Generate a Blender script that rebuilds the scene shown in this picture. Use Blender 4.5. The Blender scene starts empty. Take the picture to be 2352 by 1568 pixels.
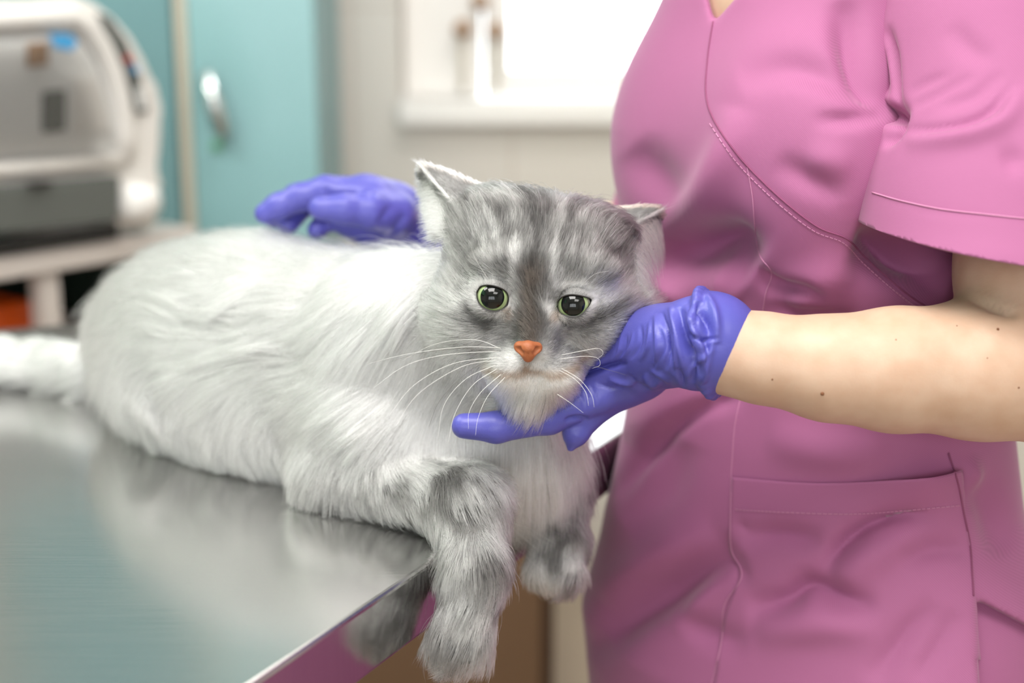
import bpy, bmesh, math, random
import numpy as np
from mathutils import Vector, Matrix, kdtree
from mathutils.bvhtree import BVHTree

random.seed(7)
RNG = np.random.default_rng(7)
SC = bpy.context.scene
COL = SC.collection

# ------------------------------------------------------------------ camera frame
FPX = 2352 * 50.0 / 36.0
PITCH = math.radians(13.0)
CAM = np.array([0.0, 0.0, 1.25])
RT = np.array([1.0, 0.0, 0.0])
FW = np.array([0.0, math.cos(PITCH), -math.sin(PITCH)])
UP = np.array([0.0, math.sin(PITCH), math.cos(PITCH)])
TABLE_Z = 0.905


def P(px, py, d):
    """point d metres in front of the lens, seen at photo position (px, py)"""
    return CAM + d * (FW + (px - 1176) / FPX * RT - (py - 784) / FPX * UP)


def PZ(px, d, z):
    v = -((z - CAM[2]) / d + math.sin(PITCH)) / math.cos(PITCH)
    return CAM + d * (FW + (px - 1176) / FPX * RT - v * UP)


def PL(px, py, z):
    """point of height z seen at (px, py)"""
    r = FW + (px - 1176) / FPX * RT - (py - 784) / FPX * UP
    return CAM + r * ((z - CAM[2]) / r[2])


def PY(px, py, y):
    """point of depth y (world) seen at (px, py)"""
    r = FW + (px - 1176) / FPX * RT - (py - 784) / FPX * UP
    return CAM + r * (y / r[1])


def PPL(px, py, q, n):
    """point of the plane (q, n) seen at (px, py)"""
    r = FW + (px - 1176) / FPX * RT - (py - 784) / FPX * UP
    q = np.array(q); n = np.array(n)
    return CAM + r * (np.dot(q - CAM, n) / np.dot(r, n))


def pix(v):
    """photo positions and depths of an (n,3) array of points"""
    q = v - CAM
    d = q @ FW
    return 1176 + FPX * (q @ RT) / d, 784 - FPX * (q @ UP) / d, d


def nrm(v):
    v = np.asarray(v, float)
    return v / np.linalg.norm(v)


# ------------------------------------------------------------------ materials
def srgb(r, g, b):
    f = lambda c: (c / 255 / 12.92) if c / 255 <= 0.04045 else ((c / 255 + 0.055) / 1.055) ** 2.4
    return (f(r), f(g), f(b), 1.0)


class NT:
    def __init__(self, name):
        self.m = bpy.data.materials.new(name)
        self.m.use_nodes = True
        self.t = self.m.node_tree
        self.n = self.t.nodes
        self.b = self.n.get('Principled BSDF')
        self.out = self.n.get('Material Output')

    def add(self, kind, **kw):
        nd = self.n.new(kind)
        for k, v in kw.items():
            if k.startswith('i_'):
                nd.inputs[k[2:].replace('_', ' ')].default_value = v
            else:
                setattr(nd, k, v)
        return nd

    def link(self, a, ao, b, bi):
        self.t.links.new(a.outputs[ao], b.inputs[bi])


def mat(name, col, rough=0.5, metal=0.0, bump=0.0, bscale=200.0, var=0.0, vscale=6.0, stretch=(1, 1, 1), **kw):
    t = NT(name)
    b = t.b
    b.inputs['Base Color'].default_value = col
    b.inputs['Roughness'].default_value = rough
    b.inputs['Metallic'].default_value = metal
    for k, v in kw.items():
        b.inputs[k.replace('_', ' ')].default_value = v
    tc = t.add('ShaderNodeTexCoord')
    mp = t.add('ShaderNodeMapping')
    mp.inputs['Scale'].default_value = stretch
    t.link(tc, 'Object', mp, 'Vector')
    if var:
        nz = t.add('ShaderNodeTexNoise', i_Scale=vscale, i_Detail=4.0)
        t.link(mp, 'Vector', nz, 'Vector')
        mx = t.add('ShaderNodeMix', data_type='RGBA')
        mx.inputs[6].default_value = tuple(c * (1 - var) for c in col[:3]) + (1,)
        mx.inputs[7].default_value = tuple(min(1, c * (1 + var)) for c in col[:3]) + (1,)
        t.link(nz, 'Fac', mx, 0)
        t.t.links.new(mx.outputs[2], b.inputs['Base Color'])
    if bump:
        nz = t.add('ShaderNodeTexNoise', i_Scale=bscale, i_Detail=3.0)
        t.link(mp, 'Vector', nz, 'Vector')
        bp = t.add('ShaderNodeBump', i_Strength=bump, i_Distance=0.001)
        t.link(nz, 'Fac', bp, 'Height')
        t.link(bp, 'Normal', b, 'Normal')
    return t.m


# ------------------------------------------------------------------ objects
def link(name, data, m=None, parent=None):
    o = bpy.data.objects.new(name, data)
    COL.objects.link(o)
    if m is not None:
        data.materials.append(m)
    if parent is not None:
        o.parent = parent
    return o


def tag(o, label=None, cat=None, group=None, kind=None):
    for k, v in (('label', label), ('category', cat), ('group', group), ('kind', kind)):
        if v:
            o[k] = v
    return o


def empty(name, loc, label, cat, group=None):
    o = bpy.data.objects.new(name, None)
    COL.objects.link(o)
    o.location = loc
    o.empty_display_size = 0.05
    return tag(o, label, cat, group)


def place(o):
    """children are modelled in world space: undo the parent's own location"""
    if o.parent is not None:
        if o.parent.parent is None:
            o.matrix_parent_inverse = Matrix.Translation(-o.parent.location)
    return o


def pymesh(name, v, f, m=None, parent=None, smooth=True):
    me = bpy.data.meshes.new(name)
    me.from_pydata([tuple(map(float, q)) for q in v], [], [tuple(map(int, q)) for q in f])
    if smooth:
        me.polygons.foreach_set('use_smooth', [True] * len(me.polygons))
    me.update()
    return place(link(name, me, m, parent))


def npmesh(name, v, q, m=None, parent=None):
    """fast quad mesh from numpy arrays"""
    me = bpy.data.meshes.new(name)
    me.vertices.add(len(v))
    me.vertices.foreach_set('co', np.ascontiguousarray(v, np.float32).ravel())
    me.loops.add(q.size)
    me.loops.foreach_set('vertex_index', np.ascontiguousarray(q, np.int32).ravel())
    me.polygons.add(len(q))
    me.polygons.foreach_set('loop_start', np.arange(0, q.size, q.shape[1], dtype=np.int32))
    me.polygons.foreach_set('use_smooth', np.ones(len(q), bool))
    me.update(calc_edges=True)
    me.validate()
    return place(link(name, me, m, parent))


def bmobj(name, bm, m=None, parent=None, smooth=False):
    me = bpy.data.meshes.new(name)
    bmesh.ops.recalc_face_normals(bm, faces=bm.faces[:])
    bm.to_mesh(me)
    bm.free()
    if smooth:
        me.polygons.foreach_set('use_smooth', [True] * len(me.polygons))
    return place(link(name, me, m, parent))


def bm_prism(bm, pts, off, bev=0.0, seg=2):
    """polygon pts (3-D, planar) extruded by vector off"""
    a = [bm.verts.new(tuple(p)) for p in pts]
    b = [bm.verts.new(tuple(np.array(p) + np.array(off))) for p in pts]
    n = len(pts)
    fs = [bm.faces.new(a), bm.faces.new(b[::-1])]
    for i in range(n):
        fs.append(bm.faces.new((a[i], b[i], b[(i + 1) % n], a[(i + 1) % n])))
    if bev:
        es = list({e for f in fs for e in f.edges})
        bmesh.ops.bevel(bm, geom=es, offset=bev, segments=seg, affect='EDGES', profile=0.5)
    return bm


def prism(name, pts, off, m, parent=None, bev=0.0, seg=2):
    bm = bmesh.new()
    bm_prism(bm, pts, off, bev, seg)
    return bmobj(name, bm, m, parent)


def box(name, lo, hi, m, parent=None, bev=0.0):
    x0, y0, z0 = lo
    x1, y1, z1 = hi
    return prism(name, [(x0, y0, z0), (x1, y0, z0), (x1, y1, z0), (x0, y1, z0)], (0, 0, z1 - z0), m, parent, bev)


def tube(name, pts, rad, m, parent=None, seg=8, closed=False):
    """swept tube through pts with one radius or one per point, capped"""
    pts = [np.array(p, float) for p in pts]
    n = len(pts)
    rad = [rad] * n if np.isscalar(rad) else list(rad)
    vs, fs = [], []
    t0 = nrm(pts[1] - pts[0])
    ref = np.array([0, 0, 1.0]) if abs(t0[2]) < 0.9 else np.array([1.0, 0, 0])
    u = nrm(np.cross(t0, ref))
    for i in range(n):
        t = pts[min(i + 1, n - 1)] - pts[max(i - 1, 0)]
        t = nrm(t)
        u = nrm(u - t * np.dot(u, t))
        w = np.cross(t, u)
        for k in range(seg):
            a = 2 * math.pi * k / seg
            vs.append(pts[i] + rad[i] * (math.cos(a) * u + math.sin(a) * w))
    for i in range(n - 1):
        for k in range(seg):
            fs.append((i * seg + k, i * seg + (k + 1) % seg, (i + 1) * seg + (k + 1) % seg, (i + 1) * seg + k))
    fs.append(tuple(range(seg))[::-1])
    fs.append(tuple((n - 1) * seg + k for k in range(seg)))
    return pymesh(name, vs, fs, m, parent)


def spline(pts, n):
    """Catmull-Rom through pts, n samples"""
    p = np.array(pts, float)
    if len(p) == 2:
        t = np.linspace(0, 1, n)[:, None]
        return p[0] * (1 - t) + p[1] * t
    p = np.vstack([2 * p[0] - p[1], p, 2 * p[-1] - p[-2]])
    m = len(p) - 3
    out = []
    for s in np.linspace(0, m, n):
        i = min(int(s), m - 1)
        t = s - i
        a, b, c, d = p[i], p[i + 1], p[i + 2], p[i + 3]
        out.append(0.5 * (2 * b + (c - a) * t + (2 * a - 5 * b + 4 * c - d) * t * t + (3 * b - a - 3 * c + d) * t ** 3))
    return np.array(out)


# ------------------------------------------------------------------ implicit surfaces
def smin(a, b, k):
    if k <= 0:
        return np.minimum(a, b)
    h = np.maximum(k - np.abs(a - b), 0) / k
    return np.minimum(a, b) - h * h * k * 0.25


def cone(a, b, ra, rb):
    a = np.array(a, float); b = np.array(b, float)
    ba = b - a
    L2 = float(ba @ ba) + 1e-12

    def f(X, Y, Z):
        px, py, pz = X - a[0], Y - a[1], Z - a[2]
        t = np.clip((px * ba[0] + py * ba[1] + pz * ba[2]) / L2, 0, 1)
        return np.sqrt((px - t * ba[0]) ** 2 + (py - t * ba[1]) ** 2 + (pz - t * ba[2]) ** 2) - (ra + (rb - ra) * t)
    r = max(ra, rb)
    return f, np.minimum(a, b) - r, np.maximum(a, b) + r


def ell(c, r, R=None):
    c = np.array(c, float); r = np.array(r, float)
    R = np.eye(3) if R is None else np.array(R, float)      # rows = local axes

    def f(X, Y, Z):
        dx, dy, dz = X - c[0], Y - c[1], Z - c[2]
        u = R[0, 0] * dx + R[0, 1] * dy + R[0, 2] * dz
        v = R[1, 0] * dx + R[1, 1] * dy + R[1, 2] * dz
        w = R[2, 0] * dx + R[2, 1] * dy + R[2, 2] * dz
        k0 = np.sqrt((u / r[0]) ** 2 + (v / r[1]) ** 2 + (w / r[2]) ** 2)
        k1 = np.sqrt((u / r[0] ** 2) ** 2 + (v / r[1] ** 2) ** 2 + (w / r[2] ** 2) ** 2) + 1e-9
        return k0 * (k0 - 1) / k1
    e = np.sqrt((R.T ** 2) @ (r ** 2))
    return f, c - e, c + e


def tri(a, b, c, r):
    a, b, c = (np.array(q, float) for q in (a, b, c))
    n = np.cross(b - a, c - a)
    n /= np.linalg.norm(n)

    def f(X, Y, Z):
        S = np.broadcast(X, Y, Z).shape
        p = np.stack([np.broadcast_to(q, S) for q in (X, Y, Z)], -1).reshape(-1, 3)

        def seg(p, u, v):
            e = v - u
            t = np.clip(((p - u) @ e) / (e @ e), 0, 1)
            return np.linalg.norm(p - u - t[:, None] * e, axis=1)
        d = np.minimum(np.minimum(seg(p, a, b), seg(p, b, c)), seg(p, c, a))
        ins = np.ones(len(p), bool)
        for u, v in ((a, b), (b, c), (c, a)):
            ins &= ((p - u) @ np.cross(n, v - u)) >= 0
        d = np.where(ins, np.abs((p - a) @ n), d)
        return (d - r).reshape(S)
    return f, np.minimum(np.minimum(a, b), c) - r, np.maximum(np.maximum(a, b), c) + r


class Field:
    def __init__(self, lo, hi, h):
        self.h = h
        self.ax = [np.arange(lo[i], hi[i] + h, h) for i in range(3)]
        self.f = np.full([len(a) for a in self.ax], 0.2, np.float32)

    def _sub(self, lo, hi, pad):
        s = []
        for i in range(3):
            a = np.searchsorted(self.ax[i], lo[i] - pad)
            b = np.searchsorted(self.ax[i], hi[i] + pad)
            s.append(slice(a, b))
        return tuple(s), [self.ax[i][s[i]] for i in range(3)]

    def add(self, prim, k=0.0, sub=False):
        fn, lo, hi = prim
        s, a = self._sub(lo, hi, max(k, 0.0) + 3 * self.h)
        if any(len(q) == 0 for q in a):
            return
        v = fn(a[0][:, None, None], a[1][None, :, None], a[2][None, None, :]).astype(np.float32)
        if sub:
            self.f[s] = -smin(-self.f[s], v, k)
        else:
            self.f[s] = smin(self.f[s], v, k)

    def mesh(self, smooth=2):
        f, h = self.f, self.h
        s = f < 0
        nx, ny, nz = f.shape
        c = np.zeros((nx - 1, ny - 1, nz - 1), np.uint8)
        for i in (0, 1):
            for j in (0, 1):
                for k in (0, 1):
                    c += s[i:nx - 1 + i, j:ny - 1 + j, k:nz - 1 + k]
        act = (c > 0) & (c < 8)
        I = np.argwhere(act)
        idx = np.full(act.shape, -1, np.int32)
        idx[act] = np.arange(len(I))
        acc = np.zeros((len(I), 3)); cnt = np.zeros(len(I))
        cor = [(i, j, k) for i in (0, 1) for j in (0, 1) for k in (0, 1)]
        val = {q: f[I[:, 0] + q[0], I[:, 1] + q[1], I[:, 2] + q[2]] for q in cor}
        for q in cor:
            for ax in range(3):
                if q[ax]:
                    continue
                w = list(q); w[ax] = 1; w = tuple(w)
                a, b = val[q], val[w]
                m = (a < 0) != (b < 0)
                t = np.where(m, a / np.where(m, a - b, 1), 0)
                e = np.array(q, float)[None, :].repeat(len(I), 0)
                e[:, ax] += t
                acc[m] += e[m]; cnt[m] += 1
        v = (I + acc / cnt[:, None]) * h + np.array([a[0] for a in self.ax])
        quads = []
        for ax in range(3):
            o = [0, 1, 2]; o.remove(ax)
            sl0 = [slice(None)] * 3; sl1 = [slice(None)] * 3
            sl0[ax] = slice(0, -1); sl1[ax] = slice(1, None)
            e = s[tuple(sl0)] != s[tuple(sl1)]
            E = np.argwhere(e)
            for q in o:
                E = E[(E[:, q] > 0) & (E[:, q] < f.shape[q] - 1)]
            inside = s[E[:, 0], E[:, 1], E[:, 2]]
            qs = []
            for da, db in ((1, 1), (0, 1), (0, 0), (1, 0)):
                C = E.copy(); C[:, o[0]] -= da; C[:, o[1]] -= db
                qs.append(idx[C[:, 0], C[:, 1], C[:, 2]])
            Q = np.stack(qs, 1)
            flip = ~inside if ax != 1 else inside
            Q[flip] = Q[flip][:, ::-1]
            quads.append(Q)
        q = np.vstack(quads)
        q = q[(q >= 0).all(1)]
        for _ in range(smooth):
            v = laplace(v, q, 0.5)
        return v, q


def laplace(v, q, lam):
    n = q.shape[1]
    s = np.zeros_like(v); c = np.zeros(len(v))
    for i in range(n):
        a, b = q[:, i], q[:, (i + 1) % n]
        np.add.at(s, a, v[b]); np.add.at(c, a, 1)
        np.add.at(s, b, v[a]); np.add.at(c, b, 1)
    return v + lam * (s / np.maximum(c, 1)[:, None] - v)


def vnormals(v, q):
    a, b, c, d = (v[q[:, i]] for i in range(4))
    n = np.cross(c - a, d - b)
    vn = np.zeros_like(v)
    for i in range(4):
        np.add.at(vn, q[:, i], n)
    return vn / (np.linalg.norm(vn, axis=1)[:, None] + 1e-12)


# ------------------------------------------------------------------ noise
def _hash(i, j, k, seed):
    h = (i.astype(np.int64) * 374761393 + j.astype(np.int64) * 668265263 + k.astype(np.int64) * 2147483647 + seed * 1274126177) & 0xFFFFFFFF
    h = ((h ^ (h >> 13)) * 1274126177) & 0xFFFFFFFF
    return ((h ^ (h >> 16)) & 0xFFFFFF) / float(0xFFFFFF)


def vnoise(p, scale, seed=0):
    """value noise in 0..1 at points p"""
    q = p * scale
    i = np.floor(q).astype(np.int64)
    f = q - i
    f = f * f * (3 - 2 * f)
    r = 0
    for a in (0, 1):
        for b in (0, 1):
            for c in (0, 1):
                w = (f[:, 0] if a else 1 - f[:, 0]) * (f[:, 1] if b else 1 - f[:, 1]) * (f[:, 2] if c else 1 - f[:, 2])
                r = r + w * _hash(i[:, 0] + a, i[:, 1] + b, i[:, 2] + c, seed)
    return r


def seg_dist(x, y, poly):
    """distance of points (x, y) to a 2-D polyline, signed side and place along it (0..1)"""
    best = np.full(len(x), 1e9); side = np.zeros(len(x)); al = np.zeros(len(x))
    poly = np.array(poly, float)
    L = np.r_[0, np.cumsum(np.linalg.norm(np.diff(poly, axis=0), axis=1))]
    for i in range(len(poly) - 1):
        a, b = poly[i], poly[i + 1]
        e = b - a
        n2 = e @ e + 1e-12
        t = np.clip(((x - a[0]) * e[0] + (y - a[1]) * e[1]) / n2, 0, 1)
        dx, dy = x - a[0] - t * e[0], y - a[1] - t * e[1]
        d = np.hypot(dx, dy)
        m = d < best
        best[m] = d[m]
        side[m] = np.sign(e[0] * dy - e[1] * dx)[m]
        al[m] = ((L[i] + t * (L[i + 1] - L[i])) / L[-1])[m]
    return best, side, al


def sculpt(v, n, strokes, front=True, q=None, it=3):
    """push folds, creases and seams into a surface; stroke = (polyline in photo positions, width px, height m[, mode])"""
    px, py, d = pix(v)
    view = CAM - v
    view /= np.linalg.norm(view, axis=1)[:, None]
    fac = np.clip((np.sum(n * view, 1) + 0.05) / 0.3, 0, 1) if front else np.ones(len(v))
    disp = np.zeros(len(v))
    for s in strokes:
        poly, w, h = s[:3]
        mode = s[3] if len(s) > 3 else 'g'
        poly = spline(poly, max(6, 5 * len(poly))) if len(poly) > 2 else np.array(poly, float)
        lo = poly.min(0) - 4 * w; hi = poly.max(0) + 4 * w
        m = np.where((px > lo[0]) & (px < hi[0]) & (py > lo[1]) & (py < hi[1]) & (fac > 0))[0]
        if len(m) == 0:
            continue
        dist, side, al = seg_dist(px[m], py[m], poly)
        taper = np.clip(np.sin(np.pi * np.clip(al, 0.0, 1.0)), 0, 1) ** .7
        if mode == 'g':
            a = np.exp(-(dist / w) ** 2) * taper
        elif mode == 'c':
            a = np.exp(-(dist / w) ** 2)
        elif mode == 's':        # overlapping lip: steep on one side, long slope on the other
            sd = dist * side
            a = np.where(sd > 0, np.exp(-(sd / (w * 0.25)) ** 2), np.exp(-(sd / (w * 1.6)) ** 2)) * taper
        disp[m] += a * h * fac[m]
    if q is not None:
        d3 = np.repeat(disp[:, None], 3, 1)
        for _ in range(it):
            d3 = laplace(d3, q, .6)
        disp = d3[:, 0]
    return v + n * disp[:, None]
# ------------------------------------------------------------------ materials of the place
def tile_mat(name, c1, grout, scale, rough=0.35):
    t = NT(name)
    tc = t.add('ShaderNodeTexCoord')
    mp = t.add('ShaderNodeMapping')
    mp.inputs['Rotation'].default_value = (math.radians(90), 0, 0)
    t.link(tc, 'Object', mp, 'Vector')
    br = t.add('ShaderNodeTexBrick', offset=0.0)
    br.inputs['Scale'].default_value = 1.0
    br.inputs['Brick Width'].default_value = scale[0]
    br.inputs['Row Height'].default_value = scale[1]
    br.inputs['Mortar Size'].default_value = 0.004
    br.inputs['Color1'].default_value = c1
    br.inputs['Color2'].default_value = tuple(c * 0.96 for c in c1[:3]) + (1,)
    br.inputs['Mortar'].default_value = grout
    t.link(mp, 'Vector', br, 'Vector')
    t.link(br, 'Color', t.b, 'Base Color')
    t.b.inputs['Roughness'].default_value = rough
    return t.m


M = {}
M['tile'] = tile_mat('wall_tiles', srgb(222, 217, 209), srgb(206, 197, 188), (0.33, 0.42))
M['wall'] = mat('wall_paint', srgb(218, 216, 211), 0.7, bump=0.05, var=0.02)
M['floor'] = mat('floor_vinyl', srgb(176, 160, 140), 0.35, var=0.06, vscale=3)
M['ceil'] = mat('ceiling_paint', srgb(240, 240, 238), 0.8)
M['white'] = mat('white_paint', srgb(244, 242, 238), 0.3)
M['white_plastic'] = mat('white_plastic', srgb(228, 225, 220), 0.32)
M['cream'] = mat('cream_edge', srgb(206, 198, 180), 0.5)
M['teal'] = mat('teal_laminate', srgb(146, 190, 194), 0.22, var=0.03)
M['teal_shaded'] = mat('teal_laminate_shaded', srgb(116, 158, 163), 0.35, var=0.03)  # darker copy of the door teal: the angled leaf's shade put into the colour
M['green'] = mat('green_laminate', srgb(110, 180, 132), 0.4)
M['desk'] = mat('desk_laminate', srgb(208, 200, 194), 0.35)
M['chrome'] = mat('chrome_handle', srgb(225, 230, 230), 0.15, 1.0)
M['grey_in'] = mat('grey_plastic', srgb(226, 227, 225), 0.5)
M['dark_grey'] = mat('dark_grey_plastic', srgb(92, 96, 92), 0.45)
M['black'] = mat('black_plastic', srgb(22, 22, 22), 0.4)
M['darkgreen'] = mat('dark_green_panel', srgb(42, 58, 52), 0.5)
M['orange'] = mat('orange_plastic', srgb(214, 84, 10), 0.4)
M['brown'] = mat('brown_laminate', srgb(120, 92, 68), 0.5, var=0.08, stretch=(8, 8, 1))
M['brown_dark'] = mat('dark_brown_wood', srgb(70, 46, 30), 0.5)
M['tan'] = mat('tan_metal', srgb(168, 132, 100), 0.4)
M['blue'] = mat('blue_sticker', srgb(70, 160, 215), 0.4)
M['red'] = mat('red_button', srgb(190, 50, 40), 0.4)
M['beige'] = mat('beige_laminate', srgb(178, 168, 152), 0.5)


def glass_mat():
    t = NT('clear_glass')
    tr = t.add('ShaderNodeBsdfTransparent')
    gl = t.add('ShaderNodeBsdfGlossy', i_Roughness=0.02)
    fr = t.add('ShaderNodeFresnel', i_IOR=1.45)
    mx = t.add('ShaderNodeMixShader')
    t.link(fr, 'Fac', mx, 0); t.link(tr, 0, mx, 1); t.link(gl, 0, mx, 2)
    t.link(mx, 0, t.out, 'Surface')
    return t.m


M['glass'] = glass_mat()


def steel_mat(name, rough, metal):
    t = NT(name)
    b = t.b
    b.inputs['Metallic'].default_value = metal
    tc = t.add('ShaderNodeTexCoord')
    mp = t.add('ShaderNodeMapping')
    mp.inputs['Rotation'].default_value = (0, 0, math.radians(8))
    mp.inputs['Scale'].default_value = (3, 260, 3)
    t.link(tc, 'Object', mp, 'Vector')
    nz = t.add('ShaderNodeTexNoise', i_Scale=4.0, i_Detail=5.0)
    t.link(mp, 'Vector', nz, 'Vector')
    big = t.add('ShaderNodeTexNoise', i_Scale=6.0, i_Detail=4.0)
    t.link(tc, 'Object', big, 'Vector')
    ra = t.add('ShaderNodeMapRange')
    ra.inputs['From Min'].default_value = 0.3; ra.inputs['From Max'].default_value = 0.7
    ra.inputs['To Min'].default_value = rough - 0.05; ra.inputs['To Max'].default_value = rough + 0.08
    ad = t.add('ShaderNodeMath', operation='ADD')
    t.link(nz, 'Fac', ad, 0); t.link(big, 'Fac', ad, 1)
    hf = t.add('ShaderNodeMath', operation='MULTIPLY'); hf.inputs[1].default_value = 0.5
    t.link(ad, 0, hf, 0); t.link(hf, 0, ra, 'Value'); t.link(ra, 0, b, 'Roughness')
    cr = t.add('ShaderNodeValToRGB')
    cr.color_ramp.elements[0].color = srgb(176, 175, 173); cr.color_ramp.elements[1].color = srgb(192, 191, 189)
    t.link(nz, 'Fac', cr, 0); t.link(cr, 0, b, 'Base Color')
    bp = t.add('ShaderNodeBump', i_Strength=0.03, i_Distance=0.0004)
    t.link(nz, 'Fac', bp, 'Height'); t.link(bp, 'Normal', b, 'Normal')
    return t.m


M['steel'] = steel_mat('brushed_steel', 0.2, .94)
M['steel_edge'] = steel_mat('polished_steel_edge', 0.12, 1.0)


def emit(name, col, s):
    t = NT(name)
    e = t.add('ShaderNodeEmission', i_Strength=s)
    e.inputs['Color'].default_value = col
    t.link(e, 0, t.out, 'Surface')
    return t.m


# ------------------------------------------------------------------ the room
X0, X1, Y0, Y1, H = -2.3, 2.1, -2.4, 3.0, 2.7
WX0, WX1, WZ0, WZ1 = -0.235, 0.95, 1.02, 2.2          # window opening in the back wall


def struct(o):
    return tag(o, kind='structure')


struct(box('floor', (X0, Y0, -0.1), (X1, Y1, 0), M['floor']))
struct(box('ceiling', (X0, Y0, H), (X1, Y1, H + 0.1), M['ceil']))


def wall_with_hole(name, y0, y1, x0, x1, hx0, hx1, hz0, hz1, m):
    bm = bmesh.new()
    for (a, b, c, d) in ((x0, hx0, 0, H), (hx1, x1, 0, H), (hx0, hx1, 0, hz0), (hx0, hx1, hz1, H)):
        bm_prism(bm, [(a, y0, c), (b, y0, c), (b, y1, c), (a, y1, c)], (0, 0, d - c))
    return struct(bmobj(name, bm, m))


wall_with_hole('wall_back', Y1, Y1 + 0.22, X0, X1, WX0, WX1, WZ0, WZ1, M['tile'])
wall_with_hole('wall_front', Y0 - 0.22, Y0, X0, X1, -1.7, 1.0, 0.95, 2.35, M['wall'])
struct(box('wall_left', (X0 - 0.15, Y0 - 0.22, 0), (X0, Y1 + 0.22, H), M['wall']))
struct(box('wall_right', (X1, Y0 - 0.22, 0), (X1 + 0.15, Y1 + 0.22, H), M['wall']))
struct(box('baseboard_back', (X0, Y1 - 0.012, 0), (X1, Y1, 0.07), M['tile']))


def window(name, x0, x1, z0, z1, y, yo, mull):
    """frame, sashes, panes; y = inner wall face, yo = plane of the frame"""
    bm = bmesh.new()
    t = 0.055
    xs = [x0] + mull + [x1]
    def bar(a, b, c, d, w=0.05):
        bm_prism(bm, [(a, yo - w / 2, c), (b, yo - w / 2, c), (b, yo + w / 2, c), (a, yo + w / 2, c)], (0, 0, d - c), 0.006)
    bar(x0, x1, z0, z0 + t); bar(x0, x1, z1 - t, z1)
    bar(x0, x0 + t, z0 + t, z1 - t); bar(x1 - t, x1, z0 + t, z1 - t)
    for q in mull:
        bar(q - 0.03, q + 0.03, z0 + t, z1 - t)
    fr = struct(bmobj(name, bm, M['white']))
    for i in range(len(xs) - 1):
        box('pane', (xs[i] + 0.03, yo - 0.004, z0 + t), (xs[i + 1] - 0.03, yo + 0.004, z1 - t), M['glass'], fr)
    return fr


w1 = window('window_1', -0.06, WX1 - 0.005, WZ0 + 0.055, WZ1 - 0.005, Y1, Y1 + 0.13, [0.52])
struct(box('trim_2', (WX0 + .002, Y1 + .09, WZ0 + 0.052), (-0.065, Y1 + .16, WZ1 - 0.005), M['white'], None, 0.01))
# window board and the casement that stands open into the room
struct(box('trim_1', (WX0, Y1 - 0.03, WZ0 - 0.0), (WX1, Y1 + 0.21, WZ0 + 0.05), M['white'], None, 0.008))
w2 = window('window_2', -1.7, 1.0, 0.95, 2.35, Y0, Y0 - 0.12, [-0.8, 0.1])


# ------------------------------------------------------------------ lamps of the ceiling
def ceiling_lamp(x, y, sx, sy, power, label):
    e = empty('ceiling_lamp', (x, y, H), label, 'ceiling light', 'flat lamps on the ceiling')
    bm = bmesh.new()
    for (a, b, c, d) in ((-sx, sx, -sy, -sy + .03), (-sx, sx, sy - .03, sy), (-sx, -sx + .03, -sy + .03, sy - .03), (sx - .03, sx, -sy + .03, sy - .03)):
        bm_prism(bm, [(x + a, y + c, H - .05), (x + b, y + c, H - .05), (x + b, y + d, H - .05), (x + a, y + d, H - .05)], (0, 0, .0495), .004)
    bmobj('frame', bm, M['white'], e)
    me = bpy.data.meshes.new('diffuser')
    me.from_pydata([(x + a, y + b, H - .04) for a, b in ((-sx + .03, -sy + .03), (-sx + .03, sy - .03), (sx - .03, sy - .03), (sx - .03, -sy + .03))], [], [(0, 1, 2, 3)])
    place(link('diffuser', me, emit('lamp_diffuser', (1, 0.97, 0.93, 1), power), e))
    return e


ceiling_lamp(-0.2, 0.2, 0.6, 0.45, 14, 'flat square ceiling lamp over the steel table')
ceiling_lamp(0.85, -0.7, 0.6, 0.45, 8, 'flat square ceiling lamp behind the pink scrub top')
ceiling_lamp(-1.25, 1.15, 0.45, 0.45, 12, 'added square ceiling lamp near the left wall, brightening the cat from the left')  # added fill lamp, lifts the left side of the cat
ceiling_lamp(0.4, 2.2, 0.6, 0.3, 11, 'added narrow ceiling lamp brightening the window wall')  # added fill lamp, keeps the window wall and its frames bright

# daylight
W = bpy.data.worlds.new('sky')
SC.world = W
W.use_nodes = True
bg = W.node_tree.nodes['Background']
bg.inputs['Color'].default_value = (0.93, 0.97, 1.0, 1)
bg.inputs['Strength'].default_value = 3.5


def daylight(name, loc, rot, sx, sy, power):
    l = bpy.data.lights.new(name, 'AREA')
    l.shape = 'RECTANGLE'; l.size = sx; l.size_y = sy; l.energy = power
    l.color = (0.95, 0.98, 1.0)
    o = link(name, l)
    o.location = loc; o.rotation_euler = rot
    return o


daylight('daylight_window_behind_camera', (-0.35, Y0 - 0.25, 1.65), (math.radians(90), 0, 0), 2.6, 1.35, 15)

# ------------------------------------------------------------------ steel table
A1 = PL(975, 1300, TABLE_Z); A2 = PL(580, 1568, TABLE_Z)
UA = nrm(A1 - A2); UA[2] = 0
NA = np.array([UA[1], -UA[0], 0])                     # outward from the long edge
F1 = PL(0, 756, TABLE_Z); F2 = PL(200, 741, TABLE_Z)
uf = nrm(F2 - F1)
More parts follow.
